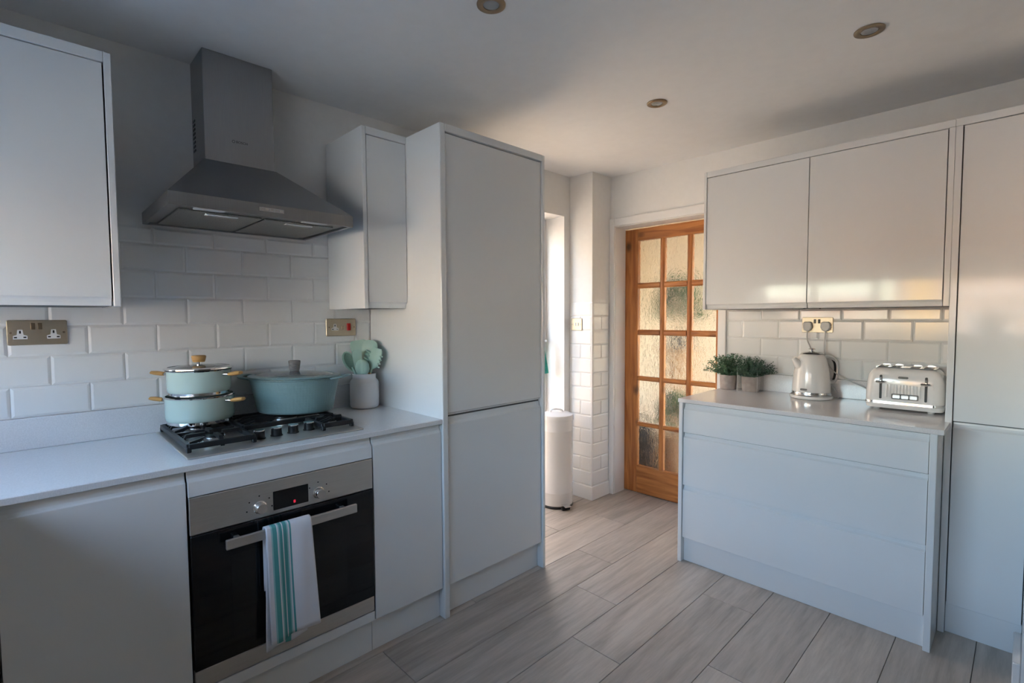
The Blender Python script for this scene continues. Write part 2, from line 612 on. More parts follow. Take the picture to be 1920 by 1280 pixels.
# ------------------------------------------------------------------ floor
floor = struct(obj('floor', box(B(), -0.26, XRB + 0.1, YF - 0.1, 2.95, -0.06, -0.009), M['floor_base']),
               'pale grey oak laminate floor laid in long planks', 'floor')
PLX0, PLW, PLL = 0.3665, 0.2295, 1.212
JOINT = {1: 0.625, 2: 1.535, 3: 1.22, 4: 1.90, 5: 1.449, 6: 0.95, 7: 1.75, 0: 1.1, -1: 1.95, -2: 0.7}
_pm = {}


def plank_mesh(w, l):
    k = (round(w, 4), round(l, 4))
    if k not in _pm:
        _pm[k] = mesh_of(box(B(), 0.001, w - 0.001, 0.001, l - 0.001, -0.009, 0.0, 0.0010), 'plank', M['plank'])
    return _pm[k]


for k in range(-3, 13):
    xa, xb = PLX0 + PLW * k, PLX0 + PLW * (k + 1)
    xa, xb = max(xa, -0.25), min(xb, XRB)
    if xb - xa < 0.01:
        continue
    y = JOINT.get(k, 0.3 + 0.47 * (k % 5)) - PLL * 6
    while y < 2.90:
        ya, yb = max(y, YF), min(y + PLL, 2.90)
        y += PLL
        if yb - ya < 0.005:
            continue
        if xb < 0.56 and yb < 1.5:       # under the cabinets
            continue
        if xa > 2.33 and ya > 2.06:
            continue
        link('plank', plank_mesh(xb - xa, yb - ya), floor, (xa, ya, 0))

# ------------------------------------------------------------------ walls and ceiling
struct(obj('ceiling', box(B(), -0.25, XRB + 0.1, YF - 0.12, 2.85, ZC, ZC + 0.12), M['ceil']),
       'smooth white painted ceiling with three recessed downlights', 'ceiling')
DY0, DY1, DZ1 = 1.64, 2.435, 2.0      # back door opening in the left wall
b = B()
box(b, -0.25, 0, YF, DY0, 0, ZC)
box(b, -0.25, 0, DY1, 2.85, 0, ZC)
box(b, -0.25, 0, DY0, DY1, DZ1, ZC)
wall_left = struct(obj('wall_left', b, M['paint']), 'white painted wall behind the hob and the cooker hood', 'wall')
OX0, OX1, OZ1 = 0.234, 0.992, 1.925   # pine door opening
b = B()
box(b, 0, OX0, YC, 2.85, 0, ZC)
box(b, OX1, 2.5, YC, 2.85, 0, ZC)
box(b, OX0, OX1, YC, 2.85, OZ1, ZC)
wall_back = struct(obj('wall_back', b, M['paint']), 'white painted wall around the pine glazed door', 'wall')
b = B()
box(b, XR, XR + 0.12, 2.07, YC, 0, ZC)
box(b, XR + 0.12, XRB + 0.1, 2.07, 2.19, 0, ZC)
struct(obj('wall_right', b, M['paint']), 'white wall end beside the tall cabinet', 'wall')
struct(obj('wall_side', box(B(), XRB, XRB + 0.1, YF, 2.07, 0, ZC), mat('low_bounce_taupe', (0.30, 0.28, 0.26), 0.8)), 'unseen wall on the far side of the room, toned taupe to keep bounce light low', 'wall')  # paint darkened so this unseen wall returns little fill light
WX0, WX1, WZ0, WZ1 = 0.15, 2.35, 1.08, 1.98
b = B()
box(b, -0.25, WX0, YF - 0.12, YF, 0, ZC)
box(b, WX1, XRB + 0.1, YF - 0.12, YF, 0, ZC)
box(b, WX0, WX1, YF - 0.12, YF, 0, WZ0)
box(b, WX0, WX1, YF - 0.12, YF, WZ1, ZC)
struct(obj('wall_front', b, M['paint']), 'white painted wall with the kitchen window', 'wall')
PX, PY = 0.1965, 2.4995               # pillar in the corner
pillar = struct(obj('wall_pillar', box(B(), 0, PX, PY, YC, 0, ZC), M['paint']),
                'white corner pillar, tiled up to switch height', 'wall')
struct(obj('baseboard_right', box(B(), XR - 0.022, XR - 0.0005, 2.068, 2.313, 0.0, 0.1, 0.003), M['trim']),
       'white skirting end at the wall beside the tall cabinet', 'skirting board')
b = B()
prism(b, [(0, PY - 0.014), (PX + 0.014, PY - 0.014), (PX + 0.014, YC - 0.02), (PX + 0.0005, YC - 0.02), (PX + 0.0005, PY - 0.0005), (0, PY - 0.0005)], 0, 0.098, 'z', 0.003)
struct(obj('baseboard_pillar', b, M['trim']), 'white skirting board around the foot of the tiled pillar', 'skirting board')

# metro tiles: each a bevelled ceramic piece
_tm = {}


def tile_mesh(w, h, axis, sgn):
    """w along the wall, h up, proud of the wall along axis ('x' or 'y') in direction sgn"""
    k = (round(w, 4), round(h, 4), axis, sgn)
    if k not in _tm:
        g, bv, d0, d1 = 0.0006, 0.0085, 0.0030, 0.0056
        bv = min(bv, w * 0.35, h * 0.35)
        t = bmesh.new()

        def P(a, z, d):
            return (d * sgn, a, z) if axis == 'x' else (a, d * sgn, z)
        rings = []
        for (i, d) in ((g, 0.0003), (g, d0), (bv, d1)):
            rings.append([t.verts.new(P(a, z, d)) for (a, z) in ((i, i), (w - i, i), (w - i, h - i), (i, h - i))])
        for A, Q in zip(rings[:-1], rings[1:]):
            for j in range(4):
                t.faces.new((A[j], A[(j + 1) % 4], Q[(j + 1) % 4], Q[j]))
        t.faces.new(rings[-1])
        t.faces.new(rings[0][::-1])
        _tm[k] = mesh_of(t, 'tile', M['tile'])
    return _tm[k]


def tile_rows(parent, axis, sgn, plane, a0, a1, rows, pitch, starts, skip=None):
    for r, (z0, z1) in enumerate(rows):
        s = starts[r % len(starts)]
        k = math.floor((a0 - s) / pitch)
        while s + k * pitch < a1 - 1e-6:
            p, q = max(a0, s + k * pitch), min(a1, s + (k + 1) * pitch)
            k += 1
            if q - p < 0.012 or (skip and skip(p, q, z0, z1)):
                continue
            loc = (plane, p, z0) if axis == 'x' else (p, plane, z0)
            link('tile', tile_mesh(q - p, z1 - z0, axis, sgn), parent, loc)


rowsA = [(0.972 + 0.1005 * k, 0.972 + 0.1005 * (k + 1)) for k in range(6)] + [(1.575, 1.637)]
tile_rows(wall_left, 'x', 1, 0.0, -0.72, 0.919, rowsA, 0.2005, [0.035, 0.136],
          skip=lambda p, q, z0, z1: (q < -0.11 and z0 > 1.36) or (p > 0.715 and z0 > 1.36))
rowsC = [(0.963 + 0.1015 * k, 0.963 + 0.1015 * (k + 1)) for k in range(3)] + [(1.2675, 1.327)]
tile_rows(wall_back, 'y', -1, YC, 1.040, 2.082, rowsC, 0.198, [1.725, 1.631])
rowsP = [(0.100 + 0.0998 * k, 0.100 + 0.0998 * (k + 1)) for k in range(12)] + [(1.2976, 1.393)]
tile_rows(pillar, 'y', -1, PY, 0.0005, PX - 0.003, rowsP, 0.196, [0.0005, 0.0995])
tile_rows(pillar, 'x', 1, PX, PY + 0.003, YC - 0.022, rowsP, 0.196, [PY + 0.003, PY - 0.095])
struct(obj('trim_1', box(B(), PX - 0.003, PX + 0.009, PY - 0.009, PY + 0.003, 0.099, 1.393, 0.0025), M['trim']),
       'white tile edging strip down the pillar corner', 'trim')

# architrave and lining of the pine door
arch = struct(obj('trim_2', box(B(), PX + 0.0008, OX0 + 0.004, YC - 0.018, YC - 0.0005, 0, 1.985, 0.003), M['trim']),
              'white architrave and frame around the pine door', 'door frame')
obj('architrave_side', box(B(), OX1 - 0.004, 1.037, YC - 0.018, YC - 0.0005, 0, 1.985, 0.003), M['trim'], arch)
obj('architrave_head', box(B(), OX0 + 0.0045, OX1 - 0.0045, YC - 0.018, YC - 0.0005, OZ1 + 0.004, 1.985, 0.003), M['trim'], arch)
obj('lining', box(B(), OX0 + 0.0005, OX0 + 0.004, YC + 0.0005, 2.845, 0, OZ1), M['trim'], arch)

# ------------------------------------------------------------------ pine door with fifteen textured panes
DYF, DYB = 2.851, 2.891
pd = thing('door_1', 'orange pine door with fifteen textured glass panes, partly hidden by wall cabinet', 'door', (0.62, DYF, 0))
pd['kind'] = 'structure'
colsX = [(0.337, 0.509), (0.542, 0.708), (0.742, 0.912)]
rowsZ = [(0.204, 0.496), (0.523, 0.829), (0.860, 1.159), (1.197, 1.494), (1.532, 1.834)]
DX0, DX1 = 0.226, 1.026
obj('stile', box(B(), DX0, 0.337, DYF, DYB, 0.006, 1.918, 0.003), M['pine_v'], pd)
obj('stile', box(B(), 0.912, DX1, DYF, DYB, 0.006, 1.918, 0.003), M['pine_v'], pd)
obj('rail', box(B(), 0.337, 0.912, DYF + 0.0005, DYB, 0.006, 0.204, 0.003), M['pine_h'], pd)
obj('rail', box(B(), 0.337, 0.912, DYF + 0.0005, DYB, 1.834, 1.918, 0.003), M['pine_h'], pd)
for a, c in zip(colsX[:-1], colsX[1:]):
    obj('glazing_bar', prism(B(), [(a[1], DYB), (a[1], DYF + 0.012), (a[1] + 0.010, DYF + 0.003), (c[0] - 0.010, DYF + 0.003), (c[0], DYF + 0.012), (c[0], DYB)], 0.204, 1.834, 'z'), M['pine_v'], pd)
for a, c in zip(rowsZ[:-1], rowsZ[1:]):
    for (xa, xb) in colsX:
        obj('glazing_bar', prism(B(), [(DYB, a[1]), (DYF + 0.012, a[1]), (DYF + 0.004, a[1] + 0.008), (DYF + 0.004, c[0] - 0.008), (DYF + 0.012, c[0]), (DYB, c[0])], xa, xb, 'x'), M['pine_h'], pd)
for (xa, xb) in colsX:
    for (za, zb) in rowsZ:
        obj('pane', box(B(), xa - 0.004, xb + 0.004, DYF + 0.018, DYF + 0.022, za - 0.004, zb + 0.004), M['rain'], pd)

# glazed back door in the left wall
bd = thing('door_2', 'white glazed back door in the recess beyond the tall cabinet', 'door', (-0.2, 2.04, 0))
bd['kind'] = 'structure'
for (ya, yb) in ((DY0 + 0.002, DY0 + 0.075), (DY1 - 0.075, DY1 - 0.002)):
    obj('stile', box(B(), -0.225, -0.17, ya, yb, 0.002, DZ1 - 0.002, 0.004), M['trim'], bd)
for (za, zb) in ((0.002, 0.16), (DZ1 - 0.08, DZ1 - 0.002)):
    obj('rail', box(B(), -0.224, -0.171, DY0 + 0.075, DY1 - 0.075, za, zb, 0.004), M['trim'], bd)
obj('pane', box(B(), -0.200, -0.194, DY0 + 0.07, DY1 - 0.07, 0.155, DZ1 - 0.075), M['glass'], bd)
hd = obj('handle', box(B(), -0.17, -0.163, 2.372, 2.398, 1.02, 1.22, 0.003), M['chrome'], bd)
obj('lever', tube(B(), [(-0.165, 2.385, 1.12), (-0.125, 2.385, 1.12), (-0.118, 2.375, 1.12), (-0.118, 2.28, 1.12)], 0.008), M['chrome'], hd, smooth=True)

# window behind the camera: frame, panes, roman blind, sill
wd = thing('window_1', 'white kitchen window over the counter facing the brick house', 'window', (1.56, YF - 0.06, WZ0))
wd['kind'] = 'structure'
for (xa, xb) in ((WX0, WX0 + 0.05), (0.68, 0.73), (1.225, 1.275), (1.77, 1.82), (WX1 - 0.05, WX1)):
    obj('mullion', box(B(), xa + 0.001, xb - 0.001, YF - 0.10, YF - 0.045, WZ0 + 0.001, WZ1 - 0.001, 0.004), M['trim'], wd)
for (xa, xb) in ((WX0 + 0.05, 0.68), (0.73, 1.225), (1.275, 1.77), (1.82, WX1 - 0.05)):
    for (za, zb) in ((WZ0, WZ0 + 0.05), (WZ1 - 0.05, WZ1)):
        obj('frame_rail', box(B(), xa, xb, YF - 0.099, YF - 0.046, za + 0.001, zb - 0.001, 0.004), M['trim'], wd)
    obj('pane', box(B(), xa - 0.004, xb + 0.004, YF - 0.076, YF - 0.070, WZ0 + 0.045, WZ1 - 0.045), M['glass'], wd)
obj('sill', box(B(), WX0 - 0.04, WX1 + 0.04, YF - 0.045, YF + 0.14, WZ0 - 0.026, WZ0 - 0.0005, 0.004), M['trim'], wd)
b = B()
for i in range(4):
    box(b, WX0 - 0.03, WX1 + 0.03, YF + 0.012 + 0.006 * i, YF + 0.018 + 0.006 * i, 1.605 + 0.025 * i, 2.05, 0.002)
tag(obj('roman_blind', b, M['blind']), 'pale roman blind half lowered over the kitchen window', 'blind')

# ------------------------------------------------------------------ cabinet parts
def jfront(axis, a0, a1, z0, z1, f, t=0.02, j=None, jh=0.03):
    """a handleless front; axis 'x' faces +x at x=f, axis 'y' faces -y at y=f; j cuts the finger groove"""
    J = [(0.0, 0.0), (0.0012, 0.0), (0.006, 0.10), (0.0115, 0.30), (0.0150, 0.62), (0.0160, 1.0)]
    if j == 'top':
        pr = [(0, z0)] + [(d, z1 - jh + jh * q) for d, q in J[1:]] + [(t, z1), (t, z0)]
    elif j == 'bottom':
        pr = [(t, z0), (t, z1), (0, z1)] + [(d, z0 + jh - jh * q) for d, q in J[1:]]
    else:
        pr = [(0, z0), (0, z1), (t, z1), (t, z0)]
    if axis == 'x':
        return prism(B(), [(f - d, z) for d, z in pr], a0, a1, 'y', 0.0012)
    return prism(B(), [(f + d, z) for d, z in pr], a0, a1, 'x', 0.0012)


CAB = M['cab']
# hob run, base cabinet left of the oven
c = thing('base_cabinet', 'white gloss base cabinet to the left of the built-in oven', 'cabinet', (0.3, -0.2, 0))
obj('body', box(B(), 0.0005, XD - 0.022, -0.398, -0.002, 0.13, 0.8455), M['carc'], c)
obj('door', jfront('x', -0.395, -0.0025, 0.1364, 0.842, XD, j='top'), CAB, c)
obj('plinth', box(B(), 0.545, 0.562, -0.398, -0.002, 0.001, 0.129), CAB, c)
# oven housing
c = thing('oven_housing', 'white gloss housing panels above and below the built-in oven', 'cabinet', (0.3, 0.3, 0))
obj('body', box(B(), 0.0005, 0.03, 0.001, 0.599, 0.13, 0.8455), M['carc'], c)
obj('side_panel', box(B(), 0.031, XD - 0.022, 0.0005, 0.0025, 0.13, 0.8455), M['carc'], c)
obj('side_panel', box(B(), 0.031, XD - 0.022, 0.5985, 0.5998, 0.13, 0.8455), M['carc'], c)
obj('filler_strip', jfront('x', 0.0025, 0.5975, 0.7665, 0.842, XD, j='top'), CAB, c)
obj('lower_strip', jfront('x', 0.0025, 0.5975, 0.1364, 0.1725, XD), CAB, c)
obj('plinth', box(B(), 0.545, 0.562, 0.0, 0.599, 0.001, 0.129), CAB, c)
# narrow base cabinet
c = thing('base_cabinet', 'narrow white gloss base cabinet between the oven and the tall cabinet', 'cabinet', (0.3, 0.76, 0))
obj('body', box(B(), 0.0005, XD - 0.022, 0.602, 0.9205, 0.13, 0.8455), M['carc'], c)
obj('door', jfront('x', 0.6025, 0.9190, 0.1364, 0.842, XD, j='top'), CAB, c)
obj('plinth', box(B(), 0.545, 0.562, 0.601, 0.9205, 0.001, 0.129), CAB, c)
# tall cabinet
ZT = 2.0934
c = thing('tall_cabinet', 'tall white two-door fridge cabinet standing next to the hob worktop', 'cabinet', (0.3, 1.24, 0))
obj('side_panel', box(B(), 0.0005, XP, 0.9219, 0.950, 0.0, ZT, 0.004, 2), CAB, c)
obj('side_panel', box(B(), 0.0005, XP, 1.5455, 1.5624, 0.0, ZT, 0.003, 2), CAB, c)
obj('body', box(B(), 0.0005, XD - 0.022, 0.9505, 1.545, 0.13, 2.06), M['carc'], c)
obj('top_panel', box(B(), 0.0005, XP, 0.9505, 1.545, 2.0635, ZT, 0.0015), CAB, c)
obj('door', jfront('x', 0.9545, 1.5420, 0.875, 2.0585, XD, j='bottom', jh=0.012), CAB, c)
obj('door', jfront('x', 0.9545, 1.5420, 0.1364, 0.868, XD, j='top', jh=0.03), CAB, c)
obj('plinth', box(B(), 0.545, 0.562, 0.9505, 1.545, 0.001, 0.129), CAB, c)
# wall cabinets on the hob wall
XCF = 0.352
c = thing('wall_cabinet', 'white gloss wall cabinet left of the cooker hood, cut by the picture edge', 'cabinet', (0.18, -0.42, 1.334))
obj('side_panel', box(B(), 0.0095, XCF, -0.125, -0.1071, 1.334, ZT, 0.0015), CAB, c)
obj('body', box(B(), 0.0095, XCF - 0.024, -0.72, -0.1255, 1.336, 2.06), M['carc'], c)
obj('top_panel', box(B(), 0.0095, XCF, -0.72, -0.1255, 2.0625, ZT, 0.0015), CAB, c)
obj('door', jfront('x', -0.718, -0.129, 1.336, 2.0595, XCF - 0.003, j='bottom', jh=0.026), CAB, c)
c = thing('wall_cabinet', 'narrow white gloss wall cabinet between the cooker hood and the tall cabinet', 'cabinet', (0.18, 0.81, 1.334))
obj('side_panel', box(B(), 0.0095, XCF, 0.7077, 0.726, 1.334, ZT, 0.0015), CAB, c)
obj('body', box(B(), 0.0095, XCF - 0.024, 0.7265, 0.9215, 1.336, 2.06), M['carc'], c)
obj('top_panel', box(B(), 0.0095, XCF, 0.7265, 0.9215, 2.0625, ZT, 0.0015), CAB, c)
obj('door', jfront('x', 0.7295, 0.9190, 1.336, 2.0595, XCF - 0.003, j='bottom', jh=0.026), CAB, c)

# worktop on the hob run
c = thing('worktop', 'white quartz worktop with upstand running under the gas hob', 'worktop', (0.3, 0, 0.8466))
obj('slab', box(B(), 0.0005, 0.600, -0.400, 0.9215, ZW - TW, ZW, 0.002), M['quartz'], c)
obj('upstand', box(B(), 0.0005, 0.020, -0.400, 0.9215, ZW + 0.0003, 0.971, 0.002), M['quartz'], c)

# ---- drawer run on the door wall
XL, XRT, YDF = 1.045, 2.0876, 2.1144
c = thing('drawer_unit', 'white gloss three-drawer base unit beneath kettle and toaster', 'cabinet', (1.566, 2.4, 0))
obj('end_panel', box(B(), XL, XL + 0.020, YDF, YC - 0.0005, 0.0, 0.8455, 0.0015), CAB, c)
obj('end_panel', box(B(), 2.0590, XRT - 0.006, YDF, YC - 0.0005, 0.0, 0.8455, 0.0015), CAB, c)
obj('body', box(B(), XL + 0.0205, 2.0585, YDF + 0.028, YC - 0.0005, 0.13, 0.8455), M['carc'], c)
obj('drawer', jfront('y', 1.0675, 2.0565, 0.690, 0.840, YDF + 0.006, j='top', jh=0.03), CAB, c)
obj('drawer', jfront('y', 1.0675, 2.0565, 0.412, 0.6850, YDF + 0.006, j='top', jh=0.022), CAB, c)
obj('drawer', jfront('y', 1.0675, 2.0565, 0.132, 0.4070, YDF + 0.006, j='top', jh=0.022), CAB, c)
obj('plinth', box(B(), 1.066, 2.058, YDF + 0.03, YDF + 0.046, 0.001, 0.129), CAB, c)
c = thing('worktop', 'pale grey quartz worktop with upstand carrying the kettle and the toaster', 'worktop', (1.566, 2.4, 0.8456))
obj('slab', prism(B(), [(1.040, 2.112), (2.0996, 2.112), (2.0996, 2.3155), (2.0825, 2.3155), (2.0825, YC - 0.0005), (1.040, YC - 0.0005)], 0.8458, 0.8658, 'z', 0.0015), M['quartz_r'], c)
obj('upstand', box(B(), 1.0405, 2.082, YC - 0.020, YC - 0.0005, 0.8660, 0.9625, 0.002), M['quartz_r'], c)
# wall cabinet with two doors
YU = 2.315
c = thing('wall_cabinet', 'white gloss double wall cabinet above the kettle and the toaster', 'cabinet', (1.58, 2.5, 1.328))
obj('end_panel', box(B(), 1.0717, 1.0855, YU, YC - 0.009, 1.328, 2.059, 0.0015), CAB, c)
obj('body', box(B(), 1.086, 2.0826, YU + 0.026, YC - 0.009, 1.330, 2.028), M['carc'], c)
obj('top_panel', box(B(), 1.086, 2.0826, YU, YC - 0.009, 2.0295, 2.059, 0.0015), CAB, c)
obj('filler_strip', box(B(), 2.0640, 2.0826, YU, YU + 0.0255, 1.330, 2.029, 0.001), CAB, c)
obj('door', jfront('y', 1.0875, 1.5722, 1.330, 2.0268, YU + 0.003, j='bottom', jh=0.026), CAB, c)
obj('door', jfront('y', 1.5752, 2.0605, 1.330, 2.0268, YU + 0.003, j='bottom', jh=0.026), CAB, c)
for xx in (1.535, 1.60):
    obj('hinge_cover', box(B(), xx - 0.02, xx + 0.02, YU + 0.03, YU + 0.06, 1.325, 1.3295), M['black'], c)
# tall cabinet at the edge of the picture
c = thing('tall_cabinet', 'tall white gloss cabinet to the side of the toaster at the picture edge', 'cabinet', (2.2, 2.5, 0))
obj('side_panel', box(B(), 2.0832, 2.1045, YU, YC - 0.0005, 0.0, 2.0292, 0.0015), CAB, c)
obj('top_panel', box(B(), 2.0832, XR - 0.0005, YU, YC - 0.0005, 2.0296, 2.059, 0.0015), CAB, c)
obj('body', box(B(), 2.105, XR - 0.001, YU + 0.026, YC - 0.0005, 0.13, 2.029), M['carc'], c)
obj('door', jfront('y', 2.108, XR - 0.003, 0.872, 2.0268, YU + 0.003), CAB, c)
obj('door', jfront('y', 2.108, XR - 0.003, 0.125, 0.866, YU + 0.003, j='top', jh=0.022), CAB, c)
obj('plinth', box(B(), 2.1055, XR - 0.001, YU + 0.02, YU + 0.026, 0.001, 0.123), CAB, c)

# counter below the window behind the camera
c = thing('base_cabinet', 'white base cabinet run below the kitchen window', 'cabinet', (1.0, -0.7, 0))
obj('body', box(B(), 0.0005, 2.0, YF + 0.0005, -0.44, 0.001, 0.8455), CAB, c)
tag(obj('worktop', box(B(), 0.0005, 2.03, YF + 0.0005, -0.401, 0.8466, ZW, 0.002), M['quartz']), 'white quartz worktop below the kitchen window', 'worktop')

# ------------------------------------------------------------------ built-in oven
ov = thing('built_in_oven', 'built-in electric oven with black glass door and steel control panel', 'oven', (0.3, 0.3, 0.176))
obj('casing', box(B(), 0.04, XD - 0.021, 0.004, 0.596, 0.178, 0.762), M['black'], ov)
cp = obj('control_panel', box(B(), XD - 0.020, XD + 0.002, 0.003, 0.597, 0.6510, 0.7645, 0.002), M['steel'], ov)
obj('display', box(B(), XD + 0.0021, XD + 0.0035, 0.239, 0.354, 0.665, 0.727, 0.001), M['black_glass'], cp)
b = B()
box(b, XD + 0.0036, XD + 0.0044, 0.3035, 0.3105, 0.674, 0.684, 0.001)
obj('indicator', b, M['red_led'], cp)
for (ky, dots) in ((0.197, ((-0.03, 0.022), (0.03, 0.022), (0, 0.036), (0.038, -0.006), (-0.038, -0.006))), (0.389, ((-0.03, 0.022), (0.03, 0.022), (0, 0.036), (0.038, -0.006)))):
    b = B()
    lathe(b, [(0, 0), (0.0205, 0), (0.0205, 0.004), (0.0175, 0.006), (0.0165, 0.024), (0.0150, 0.027), (0, 0.027)], 32)
    bmesh.ops.transform(b, matrix=Matrix.Rotation(math.radians(90), 4, 'Y'), verts=b.verts)
    obj('knob', b, M['chrome'], ov, (XD + 0.0022, ky, 0.688), smooth=True)
    for (dy, dz) in dots:
        obj('marking', box(B(), XD + 0.0021, XD + 0.0025, ky + dy - 0.002, ky + dy + 0.002, 0.688 + dz - 0.002, 0.688 + dz + 0.002), M['enamel'], cp)
dr = obj('door_glass', box(B(), XD - 0.020, XD + 0.004, 0.004, 0.596, 0.2335, 0.6490, 0.002), M['black_glass'], ov)
obj('window', box(B(), XD + 0.0041, XD + 0.0045, 0.11, 0.49, 0.29, 0.56), mat('tinted_oven_window', (0.012, 0.012, 0.012), 0.06), dr)
obj('lower_trim', box(B(), XD - 0.020, XD + 0.002, 0.004, 0.596, 0.1765, 0.2325, 0.002), M['steel'], ov)
HZ = 0.6105
hb = obj('handle', box(B(), 0.628, 0.640, 0.087, 0.511, HZ - 0.0155, HZ + 0.0155, 0.003, 2), M['steel'], ov)
for yy in (0.125, 0.470):
    obj('bracket', box(B(), XD + 0.0045, 0.628, yy - 0.008, yy + 0.008, HZ - 0.009, HZ + 0.009, 0.002), M['steel'], hb)


# tea towel over the oven handle
def towel_sheet(y0, y1, zfront, zback, off, sway, seed, n=26):
    """cloth lengthwise over the bar; returns bmesh with a uv across the cloth"""
    rnd = random.Random(seed)
    ph = [rnd.uniform(0, 6.28) for _ in range(3)]
    xb0, xf0 = 0.6265 - off, 0.6415 + off
    path = []
    zt = HZ + 0.0165 + off
    for k in range(10):
        path.append((xb0 - 0.0015, zback + (HZ + 0.012 - zback) * k / 10))
    for k in range(7):
        a = math.pi - math.pi * k / 6
        path.append(((xb0 + xf0) / 2 + (xf0 - xb0) / 2 * math.cos(a), zt - 0.006 + 0.006 * math.sin(a)))
    for k in range(1, 23):
        path.append((xf0, zt - 0.006 - (zt - 0.006 - zfront) * k / 22))
    bm = bmesh.new()
    uvl = bm.loops.layers.uv.new('UVMap')
    grid = []
    total = len(path)
    for i, (x, z) in enumerate(path):
        front = i >= 17
        t = max(0, (i - 16) / (total - 17)) if front else 0
        row = []
        for j in range(n + 1):
            s = j / n
            y = y0 + (y1 - y0) * s
            if front:
                y += sway[0] * t * (1 - s) + sway[1] * t * s
                wv = 0.006 * t ** 0.6 * (math.sin(s * 7.5 + ph[0]) + 0.6 * math.sin(s * 15 + ph[1] + 1.5 * t))
                xx = x + 0.006 * t + wv + 0.004
                zz = z + 0.010 * t * (s - 0.5) * 1.2 + 0.003 * t * math.sin(s * 9 + ph[2])
            else:
                xx, zz = x, z
            row.append((bm.verts.new((xx, y, zz)), s))
        grid.append(row)
    for i in range(total - 1):
        for j in range(n):
            q = [grid[i][j], grid[i][j + 1], grid[i + 1][j + 1], grid[i + 1][j]]
            f = bm.faces.new([v for v, _ in q])
            for l, (_, s) in zip(f.loops, q):
                l[uvl].uv = (s, i / total)
    return bm


def solid(o, t):
    md = o.modifiers.new('thickness', 'SOLIDIFY')
    md.thickness = t
    md.offset = 1.0
    return o


tw = obj('tea_towel', towel_sheet(0.196, 0.340, 0.262, 0.42, 0.0045, (0.004, 0.018), 3), M['towel'], None, (0, 0, 0), smooth=True)
solid(tw, 0.003)
tag(tw, 'white tea towel with teal stripes hanging over the oven handle', 'towel')
bm2 = towel_sheet(0.199, 0.334, 0.238, 0.40, 0.001, (-0.010, -0.014), 5)
uvl = bm2.loops.layers.uv['UVMap']
for f in bm2.faces:
    for l in f.loops:
        l[uvl].uv.x = 0.0 if not 0.44 < l[uvl].uv.x < 0.60 else 0.16
for v in bm2.verts:
    if v.co.x > 0.64:
        v.co.x = 0.6405 + (v.co.x - 0.64) * 0.15
o = obj('inner_fold', bm2, M['towel'], tw, smooth=True)
solid(o, 0.0018)

# ------------------------------------------------------------------ gas hob
hob = thing('gas_hob', 'stainless steel four-burner gas hob with black cast iron pan supports', 'hob', (0.29, 0.304, ZW))
obj('plate', box(B(), 0.040, 0.541, 0.013, 0.594, ZW + 0.0003, ZW + 0.006, 0.0028, 2), M['steel'], hob)
ZP = ZW + 0.006
burners = [(0.362, 0.128, 0.036), (0.150, 0.128, 0.044), (0.172, 0.430, 0.052), (0.392, 0.521, 0.032)]
for (bx, by, r) in burners:
    br = obj('burner', lathe(B(), [(0, 0.0003), (r * 1.25, 0.0003), (r * 1.22, 0.004), (r * 0.95, 0.008), (r * 0.95, 0.017), (r * 1.0, 0.020), (0, 0.020)], 32), M['chrome'], hob, (bx, by, ZP), smooth=True)
    obj('burner_cap', lathe(B(), [(0, 0.0203), (r * 0.88, 0.0203), (r * 0.88, 0.025), (r * 0.80, 0.027), (0, 0.027)], 32), M['enamel'], br, (bx, by, ZP), smooth=True)
ZS = 0.910     # top of the pan supports


def pan_support(y0, y1, x0, x1, centres):
    b = B()
    h = 0.010
    zt = ZS
    zl = ZP + 0.0005
    # outer frame low, fingers rising to the top plane
    for yy in (y0, y1):
        box(b, x0, x1, yy - 0.007, yy + 0.007, zt - 0.027, zt - 0.010, 0.002)
    for xx in (x0, x1, (x0 + x1) / 2):
        box(b, xx - 0.007, xx + 0.007, y0, y1, zt - 0.027, zt - 0.010, 0.002)
    for (xx, yy) in ((x0, y0), (x0, y1), (x1, y0), (x1, y1)):
        box(b, xx - 0.007, xx + 0.007, yy - 0.007, yy + 0.007, zl, zt - 0.020, 0.002)
    for (cx_, cy_) in centres:
        for (dx, dy) in ((1, 0), (-1, 0), (0, 1), (0, -1)):
            ex = (x1 if dx > 0 else x0) if dx else cx_
            ey = (y1 if dy > 0 else y0) if dy else cy_
            if dx and abs(ex - cx_) > (x1 - x0) / 2:
                ex = (x0 + x1) / 2
            s = 0.026
            ax, ay = cx_ + dx * s, cy_ + dy * s
            pts = [(ex, zt - 0.024), (ex - (ex - ax) * 0.22, zt), (ax, zt), (ax, zt - h), (ex - (ex - ax) * 0.22, zt - h - 0.002), (ex, zt - 0.032)] if dx else \
                  [(ey, zt - 0.024), (ey - (ey - ay) * 0.22, zt), (ay, zt), (ay, zt - h), (ey - (ey - ay) * 0.22, zt - h - 0.002), (ey, zt - 0.032)]
            if dx:
                prism(b, pts, cy_ - 0.006, cy_ + 0.006, 'y')
            else:
                prism(b, pts, cx_ - 0.006, cx_ + 0.006, 'x')
    # side ribs sloping down to the plate at the outer edge
    for q in range(4):
        xx = x0 + 0.05 + (x1 - x0 - 0.09) * q / 3
        out, inn = (y0 - 0.0, y0 + 0.05)
        prism(b, [(out, zl + 0.004), (out + 0.012, zt - 0.012), (inn, zt - 0.002), (inn, zt - 0.010), (out + 0.02, zt - 0.020), (out + 0.011, zl + 0.004)], xx - 0.0045, xx + 0.0045, 'x')
    return b


